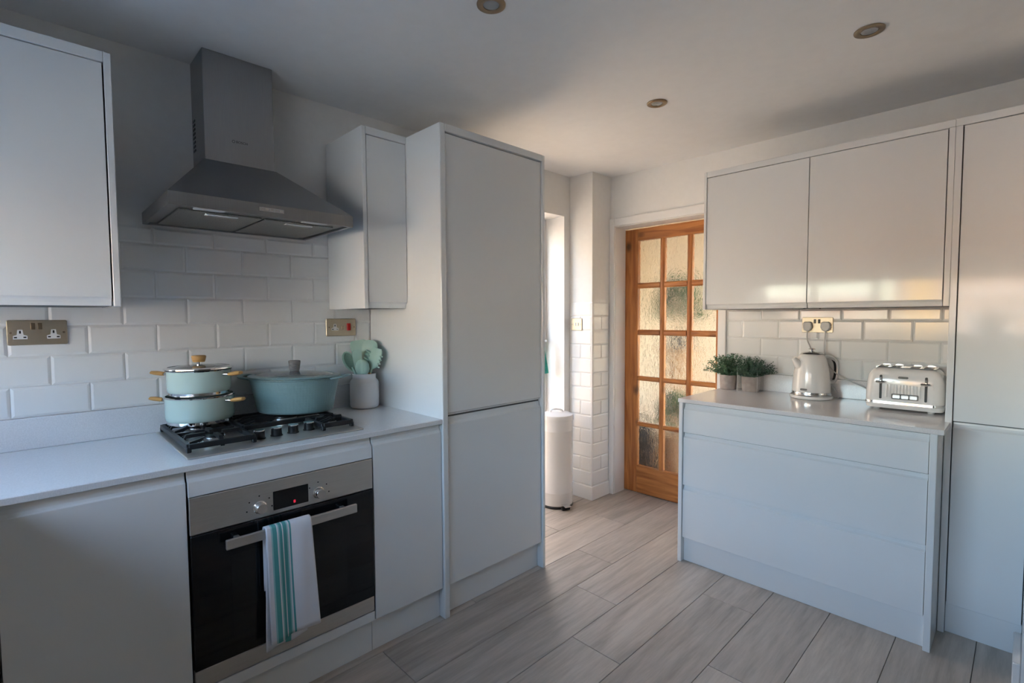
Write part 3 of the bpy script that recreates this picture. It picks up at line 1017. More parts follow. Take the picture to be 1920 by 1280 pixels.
obj('pan_support', pan_support(0.032, 0.224, 0.055, 0.472, [(0.362, 0.128), (0.150, 0.128)]), M['iron'], hob)
obj('pan_support', pan_support(0.242, 0.578, 0.055, 0.298, [(0.172, 0.430)]), M['iron'], hob)
obj('pan_support', pan_support(0.466, 0.578, 0.316, 0.472, [(0.392, 0.521)]), M['iron'], hob)
for ky, kx in ((0.254, 0.430), (0.314, 0.424), (0.374, 0.420), (0.434, 0.416)):
    b = lathe(B(), [(0, 0.0003), (0.0205, 0.0003), (0.0205, 0.003), (0.0180, 0.004), (0.0172, 0.024), (0.0182, 0.027)], 28)
    k_ = obj('knob', b, M['black'], hob, (kx, ky, ZP), smooth=True)
    obj('knob_cap', lathe(B(), [(0.0182, 0.0271), (0.0188, 0.0290), (0.0178, 0.0308), (0, 0.0310)], 28), M['chrome'], k_, (kx, ky, ZP), smooth=True)

# ------------------------------------------------------------------ cooker hood
hd = thing('cooker_hood', 'brushed steel chimney cooker hood mounted above the gas hob', 'hood', (0.2, 0.3, 1.645))
obj('chimney', box(B(), 0.001, 0.175, 0.176, 0.420, 1.882, ZC - 0.001, 0.0015), M['steel_h'], hd)
b = B()
lo = [(0.009, 0.003), (0.470, 0.003), (0.470, 0.603), (0.009, 0.603)]
up_ = [(0.009, 0.172), (0.179, 0.172), (0.179, 0.424), (0.009, 0.424)]
V0 = [b.verts.new((x, y, 1.645)) for x, y in lo]
V1 = [b.verts.new((x, y, 1.686)) for x, y in lo]
V2 = [b.verts.new((x, y, 1.8815)) for x, y in up_]
Vi = [b.verts.new((x, y, 1.645)) for x, y in ((0.022, 0.017), (0.456, 0.017), (0.456, 0.589), (0.022, 0.589))]
Vj = [b.verts.new((x, y, 1.653)) for x, y in ((0.022, 0.017), (0.456, 0.017), (0.456, 0.589), (0.022, 0.589))]
for A, Q in ((V0, V1), (V1, V2), (Vi, V0), (Vj, Vi)):
    for i in range(4):
        j = (i + 1) % 4
        b.faces.new((A[i], A[j], Q[j], Q[i]))
b.faces.new(V2)
b.faces.new(Vj[::-1])
obj('canopy', b, M['steel_h'], hd)
obj('filter', box(B(), 0.035, 0.385, 0.045, 0.298, 1.647, 1.6525, 0.0015), M['filter'], hd)
obj('filter', box(B(), 0.035, 0.385, 0.308, 0.561, 1.647, 1.6525, 0.0015), M['filter'], hd)
for (yy, xx) in ((0.125, 0.425), (0.470, 0.425)):
    obj('lamp_lens', box(B(), xx - 0.014, xx + 0.014, yy - 0.045, yy + 0.045, 1.6475, 1.6525, 0.002), M['lens'], hd)
for yy in (0.175, 0.435):
    obj('filter_catch', box(B(), 0.352, 0.376, yy - 0.05, yy + 0.05, 1.6425, 1.6468, 0.002), M['lens'], hd)
bp_ = obj('button_panel', box(B(), 0.4702, 0.4725, 0.262, 0.345, 1.659, 1.674, 0.0008), M['chrome'], hd)
for q in range(5):
    obj('button', box(B(), 0.4727, 0.4737, 0.268 + q * 0.0155, 0.278 + q * 0.0155, 1.6625, 1.6705, 0.0004), M['steel'], bp_)
obj('vent_slots', (lambda bb: [box(bb, 0.02, 0.05, 0.1742, 0.1758, 2.05 - 0.016 * q, 2.058 - 0.016 * q) for q in range(8)] and bb)(B()), M['black'], hd)


def text_part(name, body, size, parent, loc, m, normal):
    cu = bpy.data.curves.new(name, 'FONT')
    cu.body = body
    cu.size = size
    cu.extrude = 0.0003
    cu.align_x = 'CENTER'
    cu.align_y = 'CENTER'
    cu.materials.append(m)
    tmp = bpy.data.objects.new('tmp_text', cu)
    COL.objects.link(tmp)
    dg = bpy.context.evaluated_depsgraph_get()
    me = bpy.data.meshes.new_from_object(tmp.evaluated_get(dg))
    bpy.data.objects.remove(tmp)
    o = bpy.data.objects.new(name, me)
    COL.objects.link(o)
    o.parent = parent
    o.location = Vector(loc) - WL[parent.name]
    o.rotation_euler = (math.radians(90), 0, math.radians(90)) if normal == 'x' else (math.radians(90), 0, 0)
    WL[o.name] = Vector(loc)
    return o


text_part('lettering', 'BOSCH', 0.0125, hd, (0.1756, 0.302, 1.9665), M['black'], 'x')
b = lathe(B(), [(0.0042, 0), (0.0055, 0), (0.0055, 0.0006), (0.0042, 0.0006)], 24, closed=True)
bmesh.ops.transform(b, matrix=Matrix.Rotation(math.radians(90), 4, 'Y'), verts=b.verts)
obj('emblem', b, M['black'], hd, (0.1752, 0.273, 1.9665))

# ------------------------------------------------------------------ pans on the hob
VIEW = math.atan2(0.71657, 0.69750)     # handles lie roughly across the view


def saucepan(name, label, c, r, h, lid, group):
    t = thing(name, label, 'pan', c, group)
    w = 0.003
    obj('body', lathe(B(), [(r * 0.955, 0.013), (r * 0.985, 0.018), (r, 0.030), (r, h), (r - w, h), (r - w, 0.03), (r * 0.9, 0.018), (0, 0.016)], 64), M['mint'], t, c, smooth=True)
    obj('base_band', lathe(B(), [(0, 0.0004), (r * 0.90, 0.0004), (r * 0.945, 0.003), (r * 0.955, 0.0129)], 64), M['chrome'], t, c, smooth=True)
    obj('rim', lathe(B(), [(r - w, h + 0.0002), (r + 0.003, h + 0.0002), (r + 0.0045, h + 0.003), (r + 0.002, h + 0.0055), (r - w, h + 0.0055)], 64, closed=True), M['chrome'], t, c, smooth=True)
    for s in (1, -1):
        a = VIEW + (0 if s > 0 else math.pi) + (-0.16 if s > 0 else 0.05)
        d = Vector((math.cos(a), math.sin(a), 0))
        n = Vector((-d.y, d.x, 0))
        z = Vector((0, 0, h - 0.014))
        hnd = obj('handle', tube(B(), [d * (r + 0.022) + z, d * (r + 0.030) + z + Vector((0, 0, 0.001)), d * (r + 0.052) + z + Vector((0, 0, 0.004)), d * (r + 0.068) + z + Vector((0, 0, 0.006))],
                                 [0.0125, 0.0150, 0.0155, 0.0120], 12, flat=0.5), M['wood'], t, c, smooth=True, angle=50)
        obj('bracket', tube(B(), [d * (r - 0.001) + z, d * (r + 0.0225) + z], [0.012, 0.009], 12, flat=0.6), M['chrome'], hnd, c, smooth=True, angle=50)
    if lid:
        zl = h + 0.0058
        ld = obj('lid', lathe(B(), [(r + 0.004, zl), (r + 0.0055, zl + 0.003), (r * 0.96, zl + 0.0062), (r * 0.6, zl + 0.012), (0.014, zl + 0.0155), (0, zl + 0.0155), (0, zl + 0.002)], 64), M['lid_glass'], t, c, smooth=True)
        obj('lid_band', lathe(B(), [(r + 0.0060, zl), (r + 0.0085, zl + 0.001), (r + 0.008, zl + 0.005), (r * 0.955, zl + 0.0082), (r * 0.955, zl + 0.0068), (r + 0.0060, zl + 0.0036)], 64, closed=True), M['chrome'], ld, c, smooth=True)
        obj('knob_collar', lathe(B(), [(0.010, zl + 0.0157), (0.010, zl + 0.024)], 20), M['chrome'], ld, c, smooth=True)
        obj('lid_knob', lathe(B(), [(0, zl + 0.0242), (0.0185, zl + 0.0242), (0.0205, zl + 0.028), (0.0240, zl + 0.043), (0.0232, zl + 0.047), (0.020, zl + 0.0485), (0, zl + 0.0485)], 28), M['wood'], ld, c, smooth=True)
    return t


PC = (0.150, 0.138)
saucepan('saucepan', 'mint green pan with wooden side handles, lower of the stacked two', (PC[0], PC[1], ZS + 0.0005), 0.112, 0.097, False, 'mint pans stacked on the hob')
saucepan('saucepan', 'mint green lidded pan with wooden knob, on top of the stacked two', (PC[0], PC[1], ZS + 0.1040), 0.104, 0.090, True, 'mint pans stacked on the hob')

# big casserole
CC = (0.190, 0.472, ZS + 0.0005)
ROT = VIEW
t = thing('casserole_dish', 'large teal embossed oval casserole with glass lid on the gas hob', 'casserole', CC)
hC = 0.143


def flute(r, z, a):
    return r * (1 + (0.010 * abs(math.sin(a * 34)) if 0.008 < z < 0.046 else 0.0))


obj('body', lathe(B(), [(0, 0.0005), (0.135, 0.0005), (0.147, 0.004), (0.150, 0.009), (0.152, 0.020), (0.155, 0.030), (0.157, 0.042), (0.158, 0.047), (0.168, 0.09), (0.178, 0.136),
                        (0.184, 0.139), (0.184, 0.142), (0.173, 0.142), (0.150, 0.03), (0, 0.02)], 200, sy=0.72, rz=ROT, fn=flute), M['teal_pot'], t, CC, smooth=True)
for s in (1, -1):
    d = Vector((math.cos(ROT), math.sin(ROT), 0)) * s
    n = Vector((-d.y, d.x, 0))
    zz = Vector((0, 0, 0.1385))
    pts = curve_pts([d * 0.166 + n * 0.046 + zz, d * 0.205 + n * 0.040 + zz + Vector((0, 0, 0.006)), d * 0.219 + zz + Vector((0, 0, 0.010)), d * 0.205 - n * 0.040 + zz + Vector((0, 0, 0.006)), d * 0.166 - n * 0.046 + zz], 20)
    obj('handle', tube(B(), pts, 0.011, 10, flat=0.45), M['teal_pot'], t, CC, smooth=True, angle=60)
ld = obj('lid', lathe(B(), [(0.182, hC), (0.187, hC + 0.003), (0.184, hC + 0.007), (0.160, hC + 0.0115), (0.155, hC + 0.0105), (0.158, hC + 0.002)], 96, sy=0.72, rz=ROT, closed=True), M['teal_pot'], t, CC, smooth=True)
obj('lid_pane', lathe(B(), [(0.1565, hC + 0.0095), (0.12, hC + 0.0165), (0.06, hC + 0.022), (0, hC + 0.0235), (0, hC + 0.006), (0.156, hC + 0.004)], 96, sy=0.72, rz=ROT), M['lid_glass'], ld, CC, smooth=True)
obj('lid_knob', lathe(B(), [(0, hC + 0.0237), (0.018, hC + 0.0237), (0.0195, hC + 0.03), (0.0235, hC + 0.062), (0.0225, hC + 0.066), (0.018, hC + 0.067), (0, hC + 0.067)], 28), M['grey_wood'], ld, CC, smooth=True)

# ------------------------------------------------------------------ utensil jar
JC = (0.098, 0.832, ZW)
t = thing('utensil_jar', 'white ceramic jar filled with sage green kitchen utensils', 'jar', JC)
obj('body', lathe(B(), [(0, 0.002), (0.058, 0.002), (0.064, 0.006), (0.067, 0.016), (0.0675, 0.06), (0.067, 0.118), (0.063, 0.130), (0.056, 0.136), (0.0535, 0.141), (0.0535, 0.157), (0.0555, 0.162),
                        (0.0535, 0.164), (0.049, 0.162), (0.049, 0.14), (0.060, 0.12), (0.060, 0.012), (0, 0.01)], 56,
                   fn=lambda r, z, a: r * (1 + (0.008 * math.cos(a * 11) if 0.02 < z < 0.12 else 0))), M['ceramic'], t, JC, smooth=True)
obj('foot_ring', lathe(B(), [(0, 0.0003), (0.056, 0.0003), (0.0575, 0.0019), (0, 0.0019)], 48), M['black'], t, JC)


def blade(outline, thick, bowl=0.0, nz=10, nx=6):
    """flat head in local x (width) / z (height), given half widths along z: list of (z, halfwidth)"""
    bm = bmesh.new()
    rows = []
    for (z, w) in outline:
        row = []
        for j in range(nx + 1):
            s = -1 + 2 * j / nx
            row.append((w * s, bowl * (1 - s * s), z))
        rows.append(row)
    F = [[bm.verts.new((x, y - thick / 2, z)) for x, y, z in r] for r in rows]
    K = [[bm.verts.new((x, y + thick / 2, z)) for x, y, z in r] for r in rows]
    n, m_ = len(rows), nx + 1
    for i in range(n - 1):
        for j in range(nx):
            bm.faces.new((F[i][j], F[i][j + 1], F[i + 1][j + 1], F[i + 1][j]))
            bm.faces.new((K[i][j], K[i + 1][j], K[i + 1][j + 1], K[i][j + 1]))
        bm.faces.new((F[i][0], F[i + 1][0], K[i + 1][0], K[i][0]))
        bm.faces.new((F[i][-1], K[i][-1], K[i + 1][-1], F[i + 1][-1]))
    for j in range(nx):
        bm.faces.new((F[0][j], K[0][j], K[0][j + 1], F[0][j + 1]))
        bm.faces.new((F[-1][j], F[-1][j + 1], K[-1][j + 1], K[-1][j]))
    return bm


def utensil(name, label, off, lean, roll, hz, outline, bowl, kind='', face=0.0):
    """stands in the jar: off = foot offset in the jar, lean = direction vector to the head"""
    foot = Vector(JC) + Vector((off[0], off[1], 0.016))
    d = Vector(lean).normalized()
    view = -_F.copy(); view.z = 0
    nrm = (view - d * view.dot(d)).normalized()
    xax = nrm.cross(d) * -1
    R3 = Matrix((( xax.x, -nrm.x, d.x), (xax.y, -nrm.y, d.y), (xax.z, -nrm.z, d.z))).to_4x4()
    R3 = R3 @ Matrix.Rotation(face, 4, 'Z')
    t_ = thing(name, label, 'utensil', foot, 'utensils in the ceramic jar')
    hn = tube(B(), [(0, 0, 0), (0, 0, hz * 0.98)], [0.0055, 0.0062], 10)
    bmesh.ops.transform(hn, matrix=R3, verts=hn.verts)
    obj('handle', hn, M['wood'], t_, foot, smooth=True)
    b_ = blade([(z + hz, w) for z, w in outline], 0.006, bowl)
    nk = tube(B(), [(0, 0, hz * 0.9), (0, 0, hz + outline[1][0] + 0.01)], [0.0075, 0.006], 10)
    merge(b_, nk)
    if kind == 'teeth':
        for q in range(4):
            for s in (-1, 1):
                z_ = hz + 0.018 + q * 0.018
                merge(b_, tube(B(), [(s * 0.026, 0, z_), (s * 0.040, -0.010, z_ + 0.004), (s * 0.044, -0.022, z_ + 0.008)], [0.005, 0.0045, 0.003], 8))
    bmesh.ops.transform(b_, matrix=R3, verts=b_.verts)
    h_ = obj('head', b_, M['sage'], t_, foot, smooth=True, angle=60)
    if kind == 'spoon':
        k_ = blade([(z * 0.86 + hz + 0.008, max(0.001, w * 0.72)) for z, w in outline], 0.001, bowl)
        bmesh.ops.transform(k_, matrix=R3 @ Matrix.Translation((0, -0.0042, 0)), verts=k_.verts)
        obj('bowl', k_, M['sage_dark'], h_, foot, smooth=True)
    return t_


SIDE = Vector((0.69750, 0.71657, 0))     # across the view, to the right in the picture
TOW = Vector((-_F.x, -_F.y, 0)).normalized()


def ln(side, toward, upv=1.0):
    return SIDE * side + TOW * toward + Vector((0, 0, upv))


def of(side, toward):
    v = SIDE * side + TOW * toward
    return (v.x, v.y)


oval = [(0.0, 0.006), (0.012, 0.016), (0.03, 0.024), (0.05, 0.027), (0.068, 0.024), (0.082, 0.016), (0.090, 0.005)]
turner = [(0.0, 0.008), (0.012, 0.024), (0.03, 0.031), (0.06, 0.035), (0.084, 0.036), (0.094, 0.033), (0.098, 0.024)]
paddle = [(0.0, 0.007), (0.015, 0.021), (0.035, 0.029), (0.06, 0.033), (0.085, 0.034), (0.100, 0.028), (0.107, 0.012)]
small = [(0.0, 0.006), (0.010, 0.018), (0.025, 0.027), (0.042, 0.030), (0.058, 0.027), (0.070, 0.017), (0.075, 0.005)]
server = [(0.0, 0.007), (0.015, 0.022), (0.03, 0.028), (0.055, 0.029), (0.075, 0.027), (0.088, 0.018)]
oval = [(z * 1.15, w * 1.1) for z, w in oval]
turner = [(z * 1.25, w * 1.12) for z, w in turner]
paddle = [(z * 1.2, w * 1.12) for z, w in paddle]
small = [(z * 1.2, w * 1.1) for z, w in small]
server = [(z * 1.2, w * 1.1) for z, w in server]
utensil('serving_spoon', 'sage green spoon leaning furthest left out of the ceramic jar', of(0.028, 0.006), ln(-0.45, 0.03), 0, 0.172, oval, 0.004, 'spoon', 0.5)
utensil('slotted_turner', 'tall sage green turner at the back left inside the ceramic jar', of(0.008, -0.026), ln(-0.15, -0.04), 0, 0.185, turner, 0.003, '', 0.15)
utensil('spatula', 'tall rounded sage green spatula at the back of the ceramic jar', of(-0.004, -0.010), ln(0.10, -0.05), 0, 0.178, paddle, -0.003, '', -0.1)
utensil('ladle', 'short sage green ladle at the front of the ceramic jar', of(-0.004, 0.030), ln(0.04, 0.05), 0, 0.128, small, -0.012, '', 0.0)
utensil('pasta_server', 'toothed sage green pasta server leaning to the right in the ceramic jar', of(-0.020, 0.004), ln(0.34, 0.03), 0, 0.178, server, -0.006, 'teeth', -0.3)
utensil('spatula', 'slim sage green spatula in the middle of the ceramic jar', of(0.014, 0.020), ln(-0.16, 0.05), 0, 0.150, [(z * 0.9, w * 0.55) for z, w in paddle], 0.002, '', 0.4)


# ------------------------------------------------------------------ sockets and switches
def plate_x(y0, y1, z0, z1, x):
    b_ = prism(B(), rounded(y1 - y0, z1 - z0, 0.005, 4, (y0 + y1) / 2, (z0 + z1) / 2), x, x + 0.006, 'x', 0.0018)
    return b_


def plate_y(x0, x1, z0, z1, y):
    b_ = prism(B(), rounded(x1 - x0, z1 - z0, 0.005, 4, (x0 + x1) / 2, (z0 + z1) / 2), y - 0.006, y, 'y', 0.0018)
    return b_


TF = 0.0058
def outlet_x(parent, yc, zc, x):
    """white square-pin insert"""
    ins = obj('socket_insert', prism(B(), [(yc - 0.006, zc + 0.016), (yc + 0.006, zc + 0.016), (yc + 0.008, zc - 0.001), (yc + 0.017, zc - 0.004), (yc + 0.017, zc - 0.015), (yc - 0.017, zc - 0.015), (yc - 0.017, zc - 0.004), (yc - 0.008, zc - 0.001)], x, x + 0.0006, 'x'), M['white_plastic'], parent)
    for (dy, dz, w, h) in ((0, 0.008, 0.0045, 0.009), (-0.011, -0.009, 0.007, 0.0042), (0.011, -0.009, 0.007, 0.0042)):
        obj('slot', box(B(), x + 0.0007, x + 0.0010, yc + dy - w / 2, yc + dy + w / 2, zc + dz - h / 2, zc + dz + h / 2), M['black'], ins)


def screw_x(parent, yc, zc, x):
    b_ = lathe(B(), [(0, 0), (0.0035, 0), (0.003, 0.001), (0, 0.001)], 14)
    bmesh.ops.transform(b_, matrix=Matrix.Rotation(math.radians(90), 4, 'Y'), verts=b_.verts)
    obj('screw', b_, M['bronze'], parent, (x, yc, zc))


s1 = thing('double_socket', 'brushed nickel double socket on tiles under the left wall cabinet', 'socket', (TF, -0.292, 1.252))
obj('plate', plate_x(-0.366, -0.219, 1.211, 1.293, TF), M['nickel'], s1)
for yc in (-0.335, -0.254):
    outlet_x(s1, yc, 1.246, TF + 0.0062)
for yc in (-0.304, -0.287):
    obj('rocker_switch', box(B(), TF + 0.0062, TF + 0.0092, yc - 0.0055, yc + 0.0055, 1.262, 1.284, 0.001), M['bronze'], s1)
for yc in (-0.357, -0.228):
    screw_x(s1, yc, 1.252, TF + 0.0062)
s2 = thing('cooker_socket', 'brushed nickel cooker socket with red switch above the utensil jar', 'socket', (TF, 0.764, 1.25))
obj('plate', plate_x(0.689, 0.838, 1.208, 1.291, TF), M['nickel'], s2)
outlet_x(s2, 0.732, 1.250, TF + 0.0062)
obj('rocker_switch', box(B(), TF + 0.0062, TF + 0.0090, 0.764, 0.774, 1.240, 1.256, 0.001), M['bronze'], s2)
obj('red_switch', box(B(), TF + 0.0062, TF + 0.0100, 0.790, 0.810, 1.234, 1.268, 0.0015), M['red'], s2)
for yc in (0.704, 0.829):
    screw_x(s2, yc, 1.250, TF + 0.0062)

YT = YC - 0.0058
s3 = thing('double_socket', 'brass double socket with two plugs above the kettle', 'socket', (1.521, YT, 1.244))
obj('plate', plate_y(1.448, 1.594, 1.203, 1.284, YT), M['nickel'], s3)
for xc in (1.510, 1.530):
    obj('rocker_switch', box(B(), xc - 0.0055, xc + 0.0055, YT - 0.0092, YT - 0.0062, 1.252, 1.274, 0.001), M['black'], s3)
for xc in (1.457, 1.585):
    b_ = lathe(B(), [(0, 0), (0.0035, 0), (0.003, 0.001), (0, 0.001)], 14)
    bmesh.ops.transform(b_, matrix=Matrix.Rotation(math.radians(90), 4, 'X'), verts=b_.verts)
    obj('screw', b_, M['bronze'], s3, (xc, YT - 0.0062, 1.244))
s4 = thing('light_switch', 'brass double light switch on the tiled pillar', 'switch', (0.066, PY - 0.009, 1.24))
obj('plate', plate_y(0.018, 0.116, 1.197, 1.281, PY - 0.0058), M['nickel'], s4)
for xc in (0.058, 0.081):
    obj('rocker_switch', box(B(), xc - 0.006, xc + 0.006, PY - 0.0156, PY - 0.0119, 1.228, 1.250, 0.001), M['white_plastic'], s4)
for xc in (0.030, 0.104):
    b_ = lathe(B(), [(0, 0), (0.0035, 0), (0.003, 0.001), (0, 0.001)], 14)
    bmesh.ops.transform(b_, matrix=Matrix.Rotation(math.radians(90), 4, 'X'), verts=b_.verts)
    obj('screw', b_, M['bronze'], s4, (xc, PY - 0.0119, 1.239))

# ------------------------------------------------------------------ kettle
KC = Vector((1.528, 2.598, 0.8660))
t = thing('kettle', 'white ribbed electric kettle with chrome handle on the grey worktop', 'kettle', KC)


def kf(r, z, a):
    return r * (1 + (0.006 * abs(math.sin(a * 18)) if 0.05 < z < 0.14 else 0))


obj('power_base', lathe(B(), [(0, 0.0004), (0.090, 0.0004), (0.096, 0.004), (0.098, 0.012), (0.095, 0.018), (0, 0.018)], 56), M['cream'], t, KC, smooth=True)
obj('chrome_band', lathe(B(), [(0.080, 0.0185), (0.0905, 0.0185), (0.0915, 0.022), (0.0895, 0.036), (0.080, 0.036)], 56, closed=True), M['chrome'], t, KC, smooth=True)
bd_ = obj('body', lathe(B(), [(0, 0.0365), (0.087, 0.0365), (0.0868, 0.05), (0.0845, 0.09), (0.0795, 0.14), (0.0725, 0.180), (0.0655, 0.207), (0.0590, 0.221), (0.052, 0.228), (0, 0.228)], 144, fn=kf), M['cream'], t, KC, smooth=True)
ld = obj('lid', lathe(B(), [(0, 0.2282), (0.050, 0.2282), (0.0515, 0.231), (0.049, 0.235), (0.030, 0.242), (0, 0.2445)], 40), M['chrome'], t, KC, smooth=True)
obj('lid_knob', lathe(B(), [(0.007, 0.2446), (0.007, 0.249), (0.016, 0.252), (0.017, 0.256), (0.012, 0.259), (0, 0.260)], 28), M['chrome'], ld, KC, smooth=True)
# spout to the left, handle to the right of the picture
pts = [SIDE * (-0.066) + Vector((0, 0, 0.165)), SIDE * (-0.080) + Vector((0, 0, 0.190)), SIDE * (-0.096) + Vector((0, 0, 0.210))]
obj('spout', tube(B(), pts, [0.024, 0.021, 0.012], 14, flat=0.8), M['cream'], t, KC, smooth=True)
HD = (SIDE * 0.93 - TOW * 0.1).normalized()
hp = curve_pts([HD * 0.060 + Vector((0, 0, 0.210)), HD * 0.098 + Vector((0, 0, 0.212)), HD * 0.133 + Vector((0, 0, 0.188)), HD * 0.141 + Vector((0, 0, 0.135)), HD * 0.128 + Vector((0, 0, 0.088)), HD * 0.084 + Vector((0, 0, 0.078))], 30)
obj('handle', tube(B(), hp, 0.0125, 12, flat=0.8), M['satin'], t, KC, smooth=True)
grip = obj('handle_grip', tube(B(), [p - HD * 0.0060 for p in hp[8:26]], 0.0085, 12, flat=0.8), M['black'], t, KC, smooth=True)
obj('switch_lever', box(B(), -0.006, 0.006, -0.010, 0.010, 0, 0.012, 0.003), M['black'], t, KC + HD * 0.099 + Vector((0, 0, 0.045)), rz=math.atan2(HD.y, HD.x))
b_ = prism(B(), rounded(0.032, 0.010, 0.004, 4), -0.002, 0.0025, 'y', 0.0005)
fdir = Vector((0.13, -0.98, 0)) * 0.0872 + Vector((-0.022, -0.006, 0))
obj('badge', b_, M['grey_wood'], t, KC + fdir * (0.0895 / fdir.length) + Vector((0, 0, 0.052)), rz=math.atan2(fdir.y, fdir.x) + math.pi / 2)
# plugs and cords
def plug(parent, xc, zc):
    b2 = prism(B(), [(xc - 0.020, zc + 0.018), (xc - 0.013, zc + 0.025), (xc + 0.013, zc + 0.025), (xc + 0.020, zc + 0.018), (xc + 0.023, zc - 0.004), (xc + 0.016, zc - 0.019), (xc + 0.007, zc - 0.025), (xc - 0.007, zc - 0.025), (xc - 0.016, zc - 0.019), (xc - 0.023, zc - 0.004)], YT - 0.030, YT - 0.0065, 'y', 0.004)
    return obj('plug', b2, M['grey_plastic'], parent)


plug(t, 1.478, 1.236)
cp_ = curve_pts([(1.478, YT - 0.020, 1.212), (1.479, YT - 0.024, 1.17), (1.492, YT - 0.022, 1.13), (1.52, YT - 0.020, 1.06), (1.56, YT - 0.020, 0.99), (1.615, YT - 0.028, 0.91), (1.635, YT - 0.050, 0.8705), (1.600, YT - 0.062, 0.8705)], 42)
obj('power_cord', tube(B(), cp_, 0.0036, 8), M['grey_plastic'], t, smooth=True)

# ------------------------------------------------------------------ toaster
TX0, TX1, TY0, TY1, TZ = 1.785, 2.068, 2.452, 2.640, 0.8660
t = thing('toaster', 'white four-slice toaster with chrome trim beside the tall cabinet', 'toaster', ((TX0 + TX1) / 2, (TY0 + TY1) / 2, TZ))
for (fx, fy) in ((TX0 + 0.045, TY0 + 0.03), (TX1 - 0.045, TY0 + 0.03), (TX0 + 0.045, TY1 - 0.03), (TX1 - 0.045, TY1 - 0.03)):
    obj('foot', lathe(B(), [(0, 0.0003), (0.012, 0.0003), (0.013, 0.010), (0, 0.010)], 16), M['grey_plastic'], t, (fx, fy, TZ), smooth=True)


def slab_round(z0, z1, r, inset0=0.0, inset1=0.0):
    w0, d0 = TX1 - TX0, TY1 - TY0
    bm = bmesh.new()
    cx_, cy_ = (TX0 + TX1) / 2, (TY0 + TY1) / 2
    R_ = []
    for z, ins in ((z0, inset0), (z1, inset1)):
        R_.append([bm.verts.new((x, y, z)) for x, y in rounded(w0 - 2 * ins, d0 - 2 * ins, max(0.01, r - ins), 8, cx_, cy_)])
    n_ = len(R_[0])
    for i in range(n_):
        j = (i + 1) % n_
        bm.faces.new((R_[0][i], R_[0][j], R_[1][j], R_[1][i]))
    bm.faces.new(R_[0][::-1]); bm.faces.new(R_[1])
    return bm


obj('base', slab_round(TZ + 0.0102, TZ + 0.030, 0.040, 0.004, -0.001), M['cream'], t, smooth=True)
obj('chrome_band', slab_round(TZ + 0.0302, TZ + 0.040, 0.040, -0.0015, -0.0005), M['chrome'], t, smooth=True)
# body: rounded shoulders
bm = bmesh.new()
cx_, cy_ = (TX0 + TX1) / 2, (TY0 + TY1) / 2
prof = [(0.0402, 0.001), (0.09, 0.0015), (0.13, 0.004), (0.155, 0.009), (0.173, 0.018), (0.184, 0.030), (0.189, 0.042)]
Rg = []
for z, ins in prof:
    pts = rounded(TX1 - TX0 - 2 * ins, TY1 - TY0 - 1.2 * ins, max(0.012, 0.040 - ins * 0.5), 8, cx_, cy_)
    Rg.append([bm.verts.new((x, y, TZ + z)) for x, y in pts])
n_ = len(Rg[0])
for A, Q in zip(Rg[:-1], Rg[1:]):
    for i in range(n_):
        j = (i + 1) % n_
        bm.faces.new((A[i], A[j], Q[j], Q[i]))
bm.faces.new(Rg[0][::-1]); bm.faces.new(Rg[-1])
tb = obj('body', bm, M['cream'], t, smooth=True)
tp = obj('top_plate', prism(B(), rounded(TX1 - TX0 - 0.068, TY1 - TY0 - 0.058, 0.012, 4, cx_, cy_), TZ + 0.1892, TZ + 0.1935, 'z', 0.001), M['chrome'], t)
for k in range(4):
    xs = cx_ + (-0.082, -0.034, 0.034, 0.082)[k]
    obj('slot', box(B(), xs - 0.0165, xs + 0.0165, TY0 + 0.040, TY1 - 0.040, TZ + 0.1937, TZ + 0.1942), M['black'], tp)
    obj('slot_guard', prism(B(), [(xs - 0.016, TZ + 0.1944), (xs + 0.016, TZ + 0.1944), (xs + 0.011, TZ + 0.200), (xs - 0.011, TZ + 0.200)], TY1 - 0.046, TY1 - 0.042, 'y'), M['satin'], tp)
YTF = TY0 + 0.0008
for k in range(11):   # pressed ribs across the middle of the front
    xs = cx_ - 0.058 + k * 0.0116
    b_ = tube(B(), [(xs, YTF + 0.0007, TZ + 0.060), (xs, YTF - 0.0005, TZ + 0.066), (xs, YTF - 0.0005, TZ + 0.112), (xs, YTF + 0.0007, TZ + 0.118)], 0.0045, 8, flat=0.45, up=(0, 1, 0))
    obj('rib', b_, M['cream'], tb, smooth=True)
for xs in (cx_ - 0.080, cx_ + 0.080):
    sl = obj('lever_slot', prism(B(), rounded(0.009, 0.108, 0.004, 4, xs, TZ + 0.105), YTF - 0.0012, YTF + 0.004, 'y'), M['black'], t)
    obj('lever', box(B(), xs - 0.0175, xs + 0.0175, YTF - 0.020, YTF - 0.008, TZ + 0.124, TZ + 0.133, 0.003), M['chrome'], sl)
    obj('lever_stem', box(B(), xs - 0.003, xs + 0.003, YTF - 0.008, YTF - 0.001, TZ + 0.120, TZ + 0.150, 0.001), M['chrome'], sl)
obj('badge', prism(B(), rounded(0.036, 0.009, 0.004, 4, cx_, TZ + 0.151), YTF - 0.0008, YTF + 0.006, 'y', 0.0005), M['grey_wood'], t)
cpn = obj('button_panel', prism(B(), rounded(0.096, 0.024, 0.004, 4, cx_ + 0.008, TZ + 0.066), YTF - 0.0035, YTF - 0.0008, 'y', 0.0006), M['grey_wood'], t)
for k in range(3):
    xs = cx_ + 0.008 + (k - 1) * 0.030
    bt = obj('button', prism(B(), rounded(0.026, 0.016, 0.004, 4, xs, TZ + 0.066), YTF - 0.0055, YTF - 0.0037, 'y', 0.0005), M['satin'], cpn)
b_ = lathe(B(), [(0, 0), (0.0075, 0), (0.007, 0.004), (0, 0.004)], 16)
bmesh.ops.transform(b_, matrix=Matrix.Rotation(math.radians(90), 4, 'X'), verts=b_.verts)
plug(t, 1.563, 1.236)
